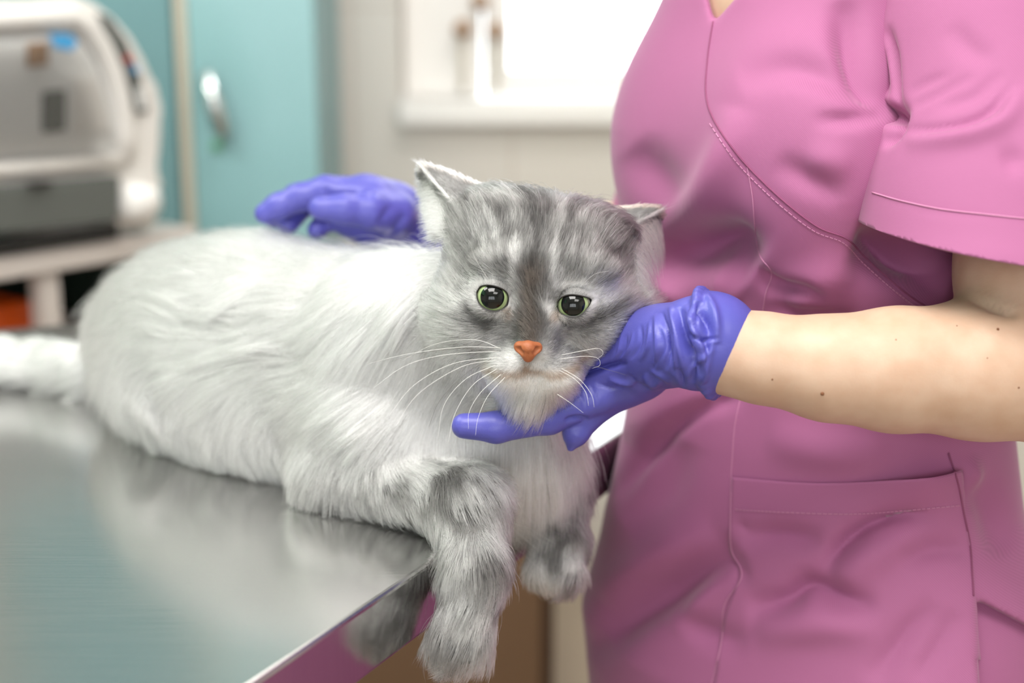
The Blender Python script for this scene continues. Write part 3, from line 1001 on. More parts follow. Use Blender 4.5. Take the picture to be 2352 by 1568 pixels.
def coat(v, n):
    """colour, length, lay, lift and density of the coat at surface points"""
    W_, D = bone_weights(v)
    tone = np.array([b['tone'] for b in B] + [.5]); Ls = np.array([b['L'] for b in B] + [.011])
    lays = np.array([b['lay'] for b in B] + [[0, 0, 0]]); lift = np.array([b['lift'] for b in B] + [.30])
    wh = W_[:, NB]
    t = W_ @ tone; L = W_ @ Ls; lf = W_ @ lift
    lay = W_ @ lays
    # head: hair streams away from the nose
    q = tolocal(v)
    nose = np.array([0, .075, -.034])
    rad = q - nose
    rad[:, 2] += .004
    lay_h = rad @ HR
    lay_h /= np.linalg.norm(lay_h, axis=1)[:, None]
    # cheeks and chin hang
    down = np.clip((-q[:, 2] - .03) / .03, 0, 1)[:, None]
    lay_h = lay_h + down * np.array([0, 0, -.5])
    lay = lay + wh[:, None] * lay_h * 1.0
    # lengths on the head
    dn = np.linalg.norm(q - np.array([0, .062, -.036]), axis=1)
    lh = np.interp(dn, [.010, .022, .045, .07, .095, .13], [.0022, .0042, .0072, .0095, .015, .026])
    side = np.clip((np.abs(q[:, 0]) - .045) / .02, 0, 1) * np.clip((.02 - q[:, 2]) / .03, 0, 1)
    pressed = np.clip((q[:, 0] - .02) / .02, 0, 1) * np.clip((-q[:, 2] - .005) / .015, 0, 1)
    lh = lh + side * .014
    lh = lh * (1 - .45 * pressed)
    chin = np.clip((-q[:, 2] - .052) / .012, 0, 1) * np.clip((q[:, 1] + .02) / .03, 0, 1)
    lh = lh + chin * .024
    L = L * (1 - wh) + lh * wh
    # colour
    t = t + (vnoise(v, 38, 3) - .5) * .10 + (vnoise(v, 90, 5) - .5) * .08
    c = GREY + (WHITE - GREY) * np.clip((t - .42) / .42, -.5, 1.0)[:, None]
    # mottled legs
    leg = np.zeros(len(v))
    for i, b in enumerate(B):
        if b['name'].split('_')[0] in ('forearm', 'wrist', 'paw', 'toe', 'toefar'):
            leg += W_[:, i]
    mot = vnoise(v * np.array([1, 1, 1.5]), 70, 11) * .65 + vnoise(v, 140, 12) * .35
    md = np.clip((mot - .46) / .12, 0, 1) * leg
    c = c * (1 - .85 * md[:, None]) + np.array([.05, .047, .045]) * .85 * md[:, None]
    # faint streaks on the flank near the shoulder
    fl = np.clip((.78 - t) / .1, 0, 1) * (1 - wh) * (1 - leg)
    st = np.clip((vnoise(v * np.array([.35, .35, 1.6]), 75, 21) - .58) / .2, 0, 1) * fl
    c = c * (1 - .6 * st[:, None]) + np.array([.2, .195, .19]) * .6 * st[:, None]
    # face
    hw = wh > .3
    if hw.any():
        x, z = q[hw, 0], q[hw, 2]
        # base: greyer above, paler cheeks and ruff
        g = np.interp(z, [-.06, -.035, -.01, .02, .06], [.63, .48, .36, .29, .27])
        g = g + np.clip((np.abs(x) - .045) / .03, 0, 1) * np.clip((.03 - z) / .03, 0, 1) * .2
        g = g + (vnoise(v[hw], 120, 31) - .5) * .16 + (vnoise(v[hw], 45, 32) - .5) * .12
        ch = GREY + (WHITE - GREY) * np.clip((g - .42) / .42, -.6, 1)[:, None]
        front = np.clip((n[hw] @ HY + .35) / .4, 0, 1)
        wob = (vnoise(v[hw], 160, 41) - .5) * .006
        for S_, colr in ((LIGHT, WHITE), (DARK, INK), (TAN, TANC)):
            for poly, w, s in S_:
                d_, _, al = seg_dist(x + wob, z + wob * .5, poly)
                a = np.clip(np.exp(-(d_ / (w * 1.15)) ** 2) * s * 1.6, 0, .96) * front
                ch = ch * (1 - a[:, None]) + colr * a[:, None]
        ch = np.clip(ch, .005, 1) ** 1.16
        c[hw] = c[hw] * (1 - wh[hw, None]) + ch * wh[hw, None]
    # ears
    for k, (ta, tb) in enumerate(ear_dist(v)):
        E_ = (EAR_L, EAR_R)[k]
        d_ = np.minimum(ta, tb)
        m = (d_ < .012) & (wh > .2)
        if not m.any():
            continue
        n1 = np.cross(E_[1] - E_[0], E_[2] - E_[0]); n1 /= np.linalg.norm(n1)
        if n1 @ HY < 0:
            n1 = -n1
        inner = (tb < ta + .002) & (n @ n1 > -.2) & (tb < .006)
        tipd = np.linalg.norm(v - E_[0], axis=1)
        ax = nrm(E_[0] - (E_[1] + E_[2]) / 2)
        f = np.clip((.012 - d_) / .007, 0, 1)
        f = f * np.clip((.075 - tipd) / .03, 0, 1)
        lay = lay * (1 - f[:, None]) + (ax + np.array([0, 0, .0])) * f[:, None]
        L = L * (1 - f) + .007 * f
        ec = np.where(inner[:, None], PEACH * .9 if k else np.array([.66, .60, .56]), GREY * .28)
        dark_tip = np.clip((.02 - tipd) / .015, 0, 1)[:, None] * .5
        ec = ec * (1 - dark_tip) + INK * dark_tip
        ec = ec * (1 + .5 * (vnoise(v, 110, 51) - .5))[:, None]
        c = c * (1 - f[:, None]) + ec * f[:, None]
    dens = np.ones(len(v))
    dens += wh * 3.0
    # bare round the eyes and on the nose leather
    bare = np.ones(len(v))
    for e in EYES:
        r_ = np.linalg.norm((v - e) - ((v - e) @ HY)[:, None] * HY, axis=1)
        L = np.where(np.linalg.norm(v - e, axis=1) < .03, np.minimum(L, .0015 + np.clip(r_ - .011, 0, 1) * .45), L)
        bare *= np.where((r_ < .0112) & ((v - e) @ HY > -.012), 0, 1)
    gd = np.full(len(v), .2)
    for pr, k in near_pr:
        m = ((v > pr[1] - .006) & (v < pr[2] + .006)).all(1)
        if m.any():
            gd[m] = np.minimum(gd[m], pr[0](v[m, 0], v[m, 1], v[m, 2]))
    bare *= np.clip((gd - .0005) / .002, 0, 1)
    nd_ = np.linalg.norm(q - np.array([0, .066, -.036]), axis=1)
    bare *= np.where(nd_ < .0065, 0, 1)
    return np.clip(c, .01, .95), L, lay, lf, dens * bare


def fur_material(name, rough=.35):
    t = NT(name)
    at = t.add('ShaderNodeAttribute', attribute_name='col')
    hb = t.add('ShaderNodeBsdfHairPrincipled')
    hb.parametrization = 'COLOR'
    t.link(at, 'Color', hb, 'Color')
    hb.inputs['Roughness'].default_value = rough
    hb.inputs['Radial Roughness'].default_value = .5
    hb.inputs['Coat'].default_value = 0.0
    hb.inputs['Random Roughness'].default_value = .2
    t.link(hb, 0, t.out, 'Surface')
    return t.m


def skin_attr_material(name, rough=.8):
    t = NT(name)
    at = t.add('ShaderNodeAttribute', attribute_name='col')
    t.link(at, 'Color', t.b, 'Base Color')
    t.b.inputs['Roughness'].default_value = rough
    return t.m


def curves_obj(name, pts, rad, col, m, parent):
    """pts (n, k, 3), rad (n, k), col (n, 3)"""
    n, k, _ = pts.shape
    hc = bpy.data.hair_curves.new(name)
    hc.add_curves([k] * n)
    hc.attributes['position'].data.foreach_set('vector', np.ascontiguousarray(pts, np.float32).ravel())
    ra = hc.attributes.get('radius') or hc.attributes.new('radius', 'FLOAT', 'POINT')
    ra.data.foreach_set('value', np.ascontiguousarray(rad, np.float32).ravel())
    ca = hc.attributes.new('col', 'FLOAT_COLOR', 'CURVE')
    ca.data.foreach_set('color', np.ascontiguousarray(np.c_[col, np.ones(n)], np.float32).ravel())
    return place(link(name, hc, m, parent))


M['fur'] = fur_material('cat_fur')
M['cat_skin'] = skin_attr_material('cat_underfur')
ccol, _, _, _, _ = coat(cv, cn)
catE = empty('cat', tuple(PZ(640, 1.17, TABLE_Z)), 'fluffy silver grey cat lying on the steel table with paws over the edge', 'cat')
cbody = npmesh('body', cv, cq, M['cat_skin'], catE)
ca_ = cbody.data.attributes.new('col', 'FLOAT_COLOR', 'POINT')
ca_.data.foreach_set('color', np.c_[ccol * .8, np.ones(len(cv))].astype(np.float32).ravel())
# ------------------------------------------------------------------ eyes, lids, nose, whiskers
def eye_mat():
    t = NT('cat_eye')
    at = t.add('ShaderNodeAttribute', attribute_name='col')
    t.link(at, 'Color', t.b, 'Base Color')
    t.b.inputs['Roughness'].default_value = .08
    t.b.inputs['Coat Weight'].default_value = .2
    t.b.inputs['Specular IOR Level'].default_value = .4
    t.b.inputs['Coat Roughness'].default_value = .01
    return t.m


M['eye'] = eye_mat()
M['lid'] = skin_attr_material('eyelid_skin', .45)
M['nose'] = mat('nose_leather', srgb(164, 94, 56), .48, bump=.25, bscale=1400, var=.12, vscale=300)
M['whisker'] = mat('whisker', (.85, .84, .82, 1), .35)
M['whisker_dark'] = mat('dark_whisker', (.10, .09, .085, 1), .4)
OPEN = [
    [(1094.8, 671), (1103, 658.5), (1117, 655.5), (1132, 657), (1147, 661.5), (1159, 667.5), (1166, 676), (1168, 687), (1165, 701), (1154, 710), (1140, 714), (1124, 712), (1111, 706), (1102, 698), (1096, 685)],
    [(1278, 703), (1282, 692), (1289.5, 684), (1301, 679.5), (1314, 678), (1329, 679.5), (1343, 682), (1354, 685), (1358, 689), (1355, 698), (1349.6, 706), (1340, 717), (1327, 725), (1312, 726), (1298, 723.5), (1286, 718)]]
PUP = [(1131, 681), (1316, 697)]
LIDROOT = []
for k, e in enumerate(EYES):
    # ball, modelled around the gaze axis
    g_ = nrm(P(*PUP[k], .9012) - e)
    u_ = nrm(np.cross(g_, UP)); w_ = np.cross(u_, g_)
    vs_, fs_, cs_ = [], [], []
    rings = [0, .08, .2, .32, .42, .50, .56, .62, .66, .69, .71, .74, .80, .86, .92, .97, 1.01, 1.05, 1.12, 1.3, 1.6, 2.0, 2.4, 2.8, 3.1]
    SEG = 40
    for th in rings:
        for s_ in range(SEG):
            ph = 2 * math.pi * s_ / SEG
            r_ = ER * (1 + .05 * max(0, 1 - (th / .95) ** 2))
            vs_.append(e + r_ * (math.cos(th) * g_ + math.sin(th) * (math.cos(ph) * u_ + math.sin(ph) * w_)))
            rn_ = .8 + .4 * random.random()
            if th < .70:
                c_ = (.004, .005, .005)
            elif th < .73:
                c_ = (.05, .08, .03)
            elif th < 1.02:
                f_ = (th - .73) / .29
                c_ = tuple((np.array([.34, .46, .20]) * (1 - f_) + np.array([.40, .46, .26]) * f_) * rn_)
            elif th < 1.1:
                c_ = (.06, .06, .04)
            else:
                c_ = (.5, .46, .42)
            cs_.append(c_ + (1,))
    for i in range(len(rings) - 1):
        for s_ in range(SEG):
            fs_.append((i * SEG + s_, (i + 1) * SEG + s_, (i + 1) * SEG + (s_ + 1) % SEG, i * SEG + (s_ + 1) % SEG))
    eo = pymesh('eye', vs_, fs_, M['eye'], catE)
    at_ = eo.data.attributes.new('col', 'FLOAT_COLOR', 'POINT')
    at_.data.foreach_set('color', np.array(cs_, np.float32).ravel())
    # lids
    op = np.array(OPEN[k] + [OPEN[k][0]], float)
    op = spline(op, 73)[:-1]
    cpx = op.mean(0)
    dE = (e - CAM) @ FW
    vs_, fs_, cs_ = [], [], []
    lay_ = [(-.04, ER * 1.0, (.012, .010, .010)), (-.02, ER * 1.085, (.012, .010, .010)), (.10, ER * 1.125, (.018, .015, .014)), (.17, ER * 1.14, None), (.45, ER * 1.16, None), (.75, ER * 1.17, None), (1.0, ER * 1.12, None), (1.25, ER * .95, None)]
    n_ = len(op)
    ecx, ecy, _ = pix(e[None, :])
    ec = np.array([ecx[0], ecy[0]])
    for (sc_, R_, c_) in lay_:
        for q_ in op:
            dq = q_ - ec
            far_q = ec + dq / np.linalg.norm(dq) * max(ER * 1.16 / TOL, np.linalg.norm(dq) + 7)
            o_ = q_ + (far_q - q_) * sc_ if sc_ > 0 else cpx + (q_ - cpx) * (1 + sc_)
            r_ = P(o_[0], o_[1], 1.0) - CAM
            r_ /= np.linalg.norm(r_)
            tm = (e - CAM) @ r_
            h2 = ((CAM + r_ * tm - e) ** 2).sum()
            x2 = R_ * R_ - h2
            lim = (R_ * .30) ** 2
            back = math.sqrt(x2) if x2 > lim else R_ * .30 - (lim - x2) / (2 * R_ * .5)
            p_ = CAM + r_ * (tm - back)
            vs_.append(p_)
            cs_.append((c_ + (1,)) if c_ else None)
    lc = coat(np.array(vs_), np.repeat(HY[None, :], len(vs_), 0))[0]
    cs_ = [c_ if c_ is not None else tuple(lc[i] * .6) + (1,) for i, c_ in enumerate(cs_)]
    for _ in range(2600):
        i_ = random.randint(0, n_ - 1); j_ = 3 + random.random() * 3.6
        j0 = int(j_); f_ = j_ - j0
        i2 = (i_ + 1) % n_; g2 = random.random()
        pa = vs_[j0 * n_ + i_] * (1 - f_) + vs_[(j0 + 1) * n_ + i_] * f_
        pb = vs_[j0 * n_ + i2] * (1 - f_) + vs_[(j0 + 1) * n_ + i2] * f_
        LIDROOT.append((pa * (1 - g2) + pb * g2, e, j_))
    for i in range(len(lay_) - 1):
        for s_ in range(n_):
            fs_.append((i * n_ + s_, i * n_ + (s_ + 1) % n_, (i + 1) * n_ + (s_ + 1) % n_, (i + 1) * n_ + s_))
    lo_ = pymesh('eyelid', vs_, fs_, M['lid'], eo)
    at_ = lo_.data.attributes.new('col', 'FLOAT_COLOR', 'POINT')
    at_.data.foreach_set('color', np.array(cs_, np.float32).ravel())

N0 = P(1213, 805, .892)
nf = Field(N0 - .014, N0 + .014, .0005)
nf.add(cone(P(1193, 796, .894), P(1233, 798, .894), .0036, .0036))
nf.add(cone(P(1213, 799, .890), P(1213, 822, .8925), .0048, .0024), .003)
nf.add(cone(P(1200, 803, .8915), P(1213, 815, .8915), .003, .003), .003)
nf.add(cone(P(1226, 803, .8915), P(1213, 815, .8915), .003, .003), .003)
for sx in (-1, 1):
    nf.add(cone(P(1213 + sx * 15, 809, .8885), P(1213 + sx * 22, 803, .889), .0014, .0019), .0012, sub=True)
    nf.add(cone(P(1213 + sx * 22, 803, .889), P(1213 + sx * 30, 799, .891), .0019, .0008), .0012, sub=True)
nf.add(cone(P(1213, 813, .8868), P(1213, 834, .889), .0005, .0009), .0008, sub=True)
nv, nq = nf.mesh(1)
if np.sum(vnormals(nv, nq) * (nv - nv.mean(0))) < 0:
    nq = nq[:, ::-1].copy()
npmesh('nose', nv, nq, M['nose'], catE)

WH = [  # photo path, depths start/end, dark?
    ([(1148, 798), (1060, 797), (940, 812), (842, 836)], .90, .90, 0), ([(1150, 806), (1060, 800), (960, 812), (900, 830)], .90, .93, 1),
    ([(1140, 806), (1020, 815), (930, 840), (855, 893)], .90, .885, 0), ([(1146, 820), (1040, 835), (950, 885), (893, 955)], .90, .88, 0),
    ([(1145, 826), (1060, 842), (960, 905), (905, 985)], .90, .87, 0), ([(1128, 824), (1070, 858), (1010, 920), (985, 980)], .90, .90, 1),
    ([(1138, 838), (1070, 870), (1020, 930), (1005, 1010)], .90, .885, 0), ([(1142, 846), (1085, 885), (1045, 950), (1030, 1015)], .90, .885, 0),
    ([(1150, 860), (1105, 900), (1078, 945), (1076, 985)], .90, .89, 0), ([(1160, 866), (1120, 910), (1098, 960), (1092, 1000)], .90, .89, 0),
    ([(1150, 800), (1090, 780), (1000, 790), (920, 830)], .90, .93, 0),
    ([(1290, 815), (1340, 805), (1375, 800), (1385, 812), (1372, 824)], .90, .905, 0), ([(1288, 824), (1340, 818), (1372, 822), (1378, 838), (1360, 846)], .90, .905, 0),
    ([(1285, 850), (1320, 870), (1345, 900), (1352, 932)], .895, .88, 0), ([(1290, 846), (1330, 870), (1358, 905), (1365, 935)], .895, .88, 0),
    ([(1290, 832), (1340, 835), (1400, 850), (1440, 862)], .895, .885, 1), ([(1280, 905), (1310, 925), (1340, 948)], .895, .89, 0),
    ([(1120, 640), (1090, 590), (1080, 555)], .905, .90, 0), ([(1330, 660), (1365, 630), (1400, 622)], .905, .90, 0),
]
for pth, d0, d1, dk_ in WH:
    pp = spline(pth, 22)
    ds = np.linspace(d0, d1, 22)
    p3 = [P(a, b, d) for (a, b), d in zip(pp, ds)]
    tube('whisker', p3, list(np.linspace(.00016, .00005, 22) * (.6 if pth[0][1] < 700 else 1)), M['whisker_dark' if dk_ else 'whisker'], catE, 6)
# ------------------------------------------------------------------ fur strands
NHAIR = 430000
KP = 7
tq = np.vstack([cq[:, [0, 1, 2]], cq[:, [0, 2, 3]]])
ta_ = cv[tq[:, 0]]; tb_ = cv[tq[:, 1]]; tc_ = cv[tq[:, 2]]
area = np.linalg.norm(np.cross(tb_ - ta_, tc_ - ta_), axis=1) * .5
cen_ = (ta_ + tb_ + tc_) / 3
fn_ = (cn[tq[:, 0]] + cn[tq[:, 1]] + cn[tq[:, 2]]) / 3
_, _, _, _, dens_ = coat(cen_, fn_)
# thinner where the coat is pressed on the table
press = np.clip((cen_[:, 2] - .912) / .01, .15, 1) * 1.0
inside_tab = ((cen_ - A1) @ NA) < 0
wgt = area * dens_ * np.where(inside_tab & (cen_[:, 2] < .93), press, 1)
pr_ = wgt / wgt.sum()
pick = RNG.choice(len(pr_), NHAIR, p=pr_)
u1, u2 = RNG.random(NHAIR), RNG.random(NHAIR)
sw = u1 + u2 > 1
u1[sw], u2[sw] = 1 - u1[sw], 1 - u2[sw]
bar = np.stack([1 - u1 - u2, u1, u2], 1)
def bary(A):
    return A[tq[pick, 0]] * bar[:, :1] + A[tq[pick, 1]] * bar[:, 1:2] + A[tq[pick, 2]] * bar[:, 2:3]
rp = bary(cv); rn = bary(cn)
rn /= np.linalg.norm(rn, axis=1)[:, None]
fc, fl_, flay, flift, _ = coat(rp, rn)
def lay_tangent(p, n, lay, amp=1.0):
    j = np.stack([vnoise(p, 45, 60 + i) - .5 for i in range(3)], 1) * .7 * amp + np.stack([vnoise(p, 16, 70 + i) - .5 for i in range(3)], 1) * .85 * amp
    t = lay / (np.linalg.norm(lay, axis=1)[:, None] + 1e-9) + j
    t = t - n * np.sum(t * n, 1)[:, None]
    return t / (np.linalg.norm(t, axis=1)[:, None] + 1e-9)
ft = lay_tangent(rp, rn, flay)
fL = fl_ * (.65 + .55 * RNG.random(NHAIR)) * (.8 + .4 * vnoise(rp, 50, 80))
# guard-hair jitter
jit = RNG.normal(0, 1, (NHAIR, 3)) * .13
stray = RNG.random(NHAIR) < .03
fL[stray] *= 1.25
flift = np.where(stray & (fL > .012), flift * 1.9, flift)
fL *= .8 + .45 * vnoise(rp, 24, 90)
ss = np.linspace(0, 1, KP)
pts = np.zeros((NHAIR, KP, 3))
cur = rp.copy()
pts[:, 0] = cur - rn * .0008
for i in range(1, KP):
    s = ss[i]
    li = flift * (1.15 - .95 * s)
    dirn = rn * li[:, None] + ft * (1 - li * .5)[:, None] + jit * (s * .9)
    dirn[:, 2] -= .28 * s * np.clip(fL / .03, 0, 1.2)
    dirn /= np.linalg.norm(dirn, axis=1)[:, None]
    cur = cur + dirn * (fL / (KP - 1))[:, None]
    pts[:, i] = cur
# clumps: every strand leans to the tip of a lead strand near its root
# fine locks first, then broad ones for the long coat
NFL = 60000
lead = RNG.choice(NHAIR, NFL, replace=False)
kd = kdtree.KDTree(NFL)
for i, j in enumerate(lead):
    kd.insert(rp[j], i)
kd.balance()
nearf = np.array([kd.find(p)[1] for p in rp])
lj = lead[nearf]
cd_ = np.linalg.norm(rp - rp[lj], axis=1)
onhead = np.linalg.norm(rp - HC, axis=1) < .085
cl = np.clip(1 - cd_ / .006, 0, 1) * (.35 + .5 * RNG.random(NHAIR)) * np.where(onhead, .55, 1)
for i in range(1, KP):
    w = (cl * ss[i] ** 1.0)[:, None]
    pts[:, i] = pts[:, i] * (1 - w) + (pts[lj, i] + (rp - rp[lj]) * .1) * w
lockrand = RNG.random(NFL)[nearf]
NCL = 9000
lead = RNG.choice(NHAIR, NCL, replace=False)
kd = kdtree.KDTree(NCL)
for i, j in enumerate(lead):
    kd.insert(rp[j], i)
kd.balance()
near = np.array([kd.find(p)[1] for p in rp])
lj = lead[near]
cd_ = np.linalg.norm(rp - rp[lj], axis=1)
cl = np.clip((fL - .008) / .015, 0, 1) * np.clip(1 - cd_ / .012, 0, 1) * (.35 + .5 * RNG.random(NHAIR))
for i in range(1, KP):
    w = (cl * ss[i] ** 1.2)[:, None]
    pts[:, i] = pts[:, i] * (1 - w) + (pts[lj, i] + (rp - rp[lj]) * .12) * w
# the table holds the coat up
inn = ((pts - A1) @ NA) < .001
low = (pts[:, :, 2] < TABLE_Z + .0012) & inn & (rp[:, 2] > TABLE_Z - .004)[:, None]
pts[:, :, 2] = np.where(low, TABLE_Z + .0012 + .001 * RNG.random((NHAIR, 1)), pts[:, :, 2])
# strand colour: light and dark hairs mixed
mixr = RNG.random(NHAIR)
fcol = fc * (.78 + .36 * RNG.random(NHAIR))[:, None] * np.where(np.linalg.norm(rp - HC, axis=1) < .085, .48 + .85 * lockrand, .66 + .55 * lockrand)[:, None]
dk = (mixr < .10) & (fc.mean(1) < .6)
fcol[dk] *= .35
wt_ = (mixr > .9) & (fc.mean(1) > .2)
fcol[wt_] = fcol[wt_] * .5 + WHITE * .5
fcol = np.clip(fcol, .012, .97)
r0 = np.where(fL > .02, 1.05e-4, np.where(onhead, .75e-4, .9e-4)) * (.75 + .5 * RNG.random(NHAIR))
rad = r0[:, None] * np.interp(ss, [0, .5, .85, 1], [.95, 1, .6, .12])[None, :]
# ear furnishings: long soft hairs growing from the rims
tp, tr, tcol = [], [], []
def tuft(n, rootf, pathf, col, r=.8e-4):
    for _ in range(n):
        a, d = rootf()
        pp = spline([(a[0] + x, a[1] + y) for x, y in pathf(a)], KP)
        tp.append([P(x, y, d + i * .0012) for i, (x, y) in enumerate(pp)])
        tr.append(r * (.7 + .6 * random.random()))
        tcol.append(np.array(col) * (.65 + .4 * random.random()))
def rl():
    s = random.random() ** .8
    return ((974 + 96 * s + random.gauss(0, 5) - 14 * s * random.random(), 392 + 110 * s + random.gauss(0, 5) + 60 * s * random.random()), .982 - .036 * s + random.random() * .02)
def pl_(a):
    s = (a[0] - 974) / 96
    L_ = (22 + 62 * s) * (.5 + .8 * random.random()); t_ = .75 - .85 * s + random.gauss(0, .22)
    return [(0, 0), (-.5 * L_, .32 * L_ * t_), (-L_, L_ * t_ * .8 + random.gauss(0, 4))]
tuft(2600, rl, pl_, (.90, .875, .85))
def rr_():
    s = random.random()
    if random.random() < .55:
        return ((1392 + random.gauss(0, 10), 556 + 75 * s), .943 + random.random() * .008)
    return ((1395 + 110 * s, 552 - 58 * s + random.gauss(0, 3)), .945 + .035 * s)
def pr_r(a):
    k_ = (1535 - a[0]) / 145 * (.45 + .6 * random.random())
    dn_ = 40 + 60 * random.random()
    return [(0, 0), (45 * k_, 6 + random.gauss(0, 5)), (95 * k_, 22 + .3 * dn_ + random.gauss(0, 5)), (118 * k_, 30 + dn_)]
tuft(1300, rr_, pr_r, (.90, .77, .67))
def rdg(E1, E0):
    def f():
        s = random.random()
        return ((E1[0] + (E0[0] - E1[0]) * s + random.gauss(0, 2), E1[1] + (E0[1] - E1[1]) * s + random.gauss(0, 2)), .944 + .035 * s)
    return f
tuft(200, rdg((1388, 549), (1508, 487)), lambda a: [(0, 0), (18, -9), (36 * (.5 + random.random()), -20 + random.gauss(0, 3))], (.92, .90, .88))
tuft(240, rdg((1068, 498), (974, 390)), lambda a: [(0, 0), (-13, -15), (-24 * (.5 + random.random()), -30 + random.gauss(0, 3))], (.92, .91, .89))
# dark pencil of hair on each ear tip
tuft(90, lambda: ((974 + random.gauss(0, 4), 392 + random.gauss(0, 5)), .984), lambda a: [(0, 0), (-3, -10), (-8 + random.gauss(0, 3), -26 * (.5 + .7 * random.random()))], (.16, .15, .15))
tuft(90, lambda: ((1505 + random.gauss(0, 5), 487 + random.gauss(0, 3)), .984), lambda a: [(0, 0), (9, -4), (20 * (.5 + .8 * random.random()), -9 + random.gauss(0, 3))], (.2, .17, .15))
# short hair of the lids
if LIDROOT:
    lr_ = np.array([q[0] for q in LIDROOT])
    lcol = coat(lr_, np.repeat(HY[None, :], len(lr_), 0))[0]
    nose_w = hl(0, .075, -.034)
    for (r_, e_, j_), c_ in zip(LIDROOT, lcol):
        o_ = r_ - e_; o_ = o_ - HY * (o_ @ HY); o_ = o_ / (np.linalg.norm(o_) + 1e-9)
        away = r_ - nose_w; away = away - HY * (away @ HY); away = away / np.linalg.norm(away)
        d_ = nrm(o_ * .9 + away * .8 + HY * .28 + np.array([random.gauss(0, .18) for _ in range(3)]))
        L_ = (.0022 + .0007 * (j_ - 3)) * (.7 + .6 * random.random())
        tp.append([r_ + d_ * L_ * s_ - HY * .0006 * s_ * s_ for s_ in ss])
        tr.append(.8e-4 * (.7 + .6 * random.random()))
        tcol.append(c_ * (.7 + .5 * random.random()))
tp = np.array(tp); tr = np.array(tr)
pts = np.concatenate([pts, tp]); rad = np.concatenate([rad, tr[:, None] * np.interp(ss, [0, .5, 1], [1, .9, .12])[None, :]]); fcol = np.concatenate([fcol, np.array(tcol)])
curves_obj('fur', pts, rad, np.clip(fcol, .012, .97), M['fur'], catE)
# ------------------------------------------------------------------ the person
FR = nrm([-.75, -.66, 0]); LF = nrm([.66, -.75, 0]); ZU = np.array([0, 0, 1.0])
YC = 1.06
LAY = [(-420, 1740, 1960), (-330, 1640, 2060), (-230, 1585, 2140), (-100, 1560, 2150), (0, 1532, 2140), (150, 1502, 2120), (300, 1476, 2100), (420, 1472, 2150), (560, 1468, 2235), (700, 1470, 2265),
       (850, 1448, 2275), (1000, 1434, 2290), (1100, 1414, 2300), (1200, 1390, 2352), (1300, 1372, 2400), (1400, 1345, 2440), (1470, 1327, 2462), (1568, 1337, 2475), (1700, 1350, 2480)]
rows = []
for py, l, r in LAY:
    a = PY(l, py, YC); b = PY(r, py, YC)
    E = (b[0] - a[0]) / 2
    rows.append((a[2], (a[0] + b[0]) / 2, YC, E / .91))
rows = np.array(rows)[::-1]


def torso(scale=1.0, ratio=.70, ztop=None, zbot=None):
    z0, z1 = rows[0, 0], rows[-1, 0]
    zt = z1 if ztop is None else ztop
    zb = z0 if zbot is None else zbot

    def f(X, Y, Z):
        zz = np.clip(Z, z0, z1)
        cx = np.interp(zz, rows[:, 0], rows[:, 1]); cy = np.interp(zz, rows[:, 0], rows[:, 2]); a = np.interp(zz, rows[:, 0], rows[:, 3]) * scale
        dx, dy = X - cx, Y - cy
        u = dx * LF[0] + dy * LF[1]; w = dx * FR[0] + dy * FR[1]
        b = a * ratio
        rho = ((np.abs(u) / a) ** 2.3 + (np.abs(w) / b) ** 2.3) ** (1 / 2.3) + 1e-6
        rad = np.sqrt(u * u + w * w) + 1e-6
        s = rad * (1 - 1 / rho)
        return np.maximum(np.maximum(s, Z - zt), zb - Z)
    m = rows[:, 3].max()
    return f, np.array([rows[:, 1].min() - m, YC - m, zb]), np.array([rows[:, 1].max() + m, YC + m, zt])


def tc(z):
    return np.array([np.interp(z, rows[:, 0], rows[:, 1]), YC, z])


def fix(v, q):
    n = vnormals(v, q)
    if np.sum(n * (v - v.mean(0))) < 0:
        q = q[:, ::-1].copy(); n = -n
    return v, q, n


# --- cloth and skin
def cloth_mat(name, col):
    t = NT(name)
    b = t.b
    b.inputs['Roughness'].default_value = .78
    b.inputs['Sheen Weight'].default_value = .25
    b.inputs['Sheen Roughness'].default_value = .4
    tc_n = t.add('ShaderNodeTexCoord')
    mp = t.add('ShaderNodeMapping')
    mp.inputs['Rotation'].default_value = (.3, .8, .6)
    t.link(tc_n, 'Object', mp, 'Vector')
    wv = t.add('ShaderNodeTexWave', i_Scale=340.0, i_Distortion=.6, i_Detail=1.0)
    t.link(mp, 'Vector', wv, 'Vector')
    nz = t.add('ShaderNodeTexNoise', i_Scale=900.0, i_Detail=2.0)
    t.link(tc_n, 'Object', nz, 'Vector')
    mx = t.add('ShaderNodeMix', data_type='RGBA')
    mx.inputs[6].default_value = tuple(c * .92 for c in col[:3]) + (1,); mx.inputs[7].default_value = tuple(min(1, c * 1.06) for c in col[:3]) + (1,)
    t.link(wv, 'Fac', mx, 0)
    t.t.links.new(mx.outputs[2], b.inputs['Base Color'])
    ad = t.add('ShaderNodeMath', operation='ADD')
    t.link(wv, 'Fac', ad, 0); t.link(nz, 'Fac', ad, 1)
    bp = t.add('ShaderNodeBump', i_Strength=.10, i_Distance=.0005)
    t.link(ad, 0, bp, 'Height'); t.link(bp, 'Normal', b, 'Normal')
    return t.m


PINK = srgb(168, 98, 141)
M['pink'] = cloth_mat('pink_twill', PINK)
M['thread'] = mat('pink_thread', srgb(198, 134, 170), .7)
M['seam'] = mat('seam_thread', srgb(138, 72, 108), .85)
M['glove'] = mat('violet_nitrile', srgb(86, 86, 174), .38, bump=.12, bscale=700, var=.03, vscale=30)


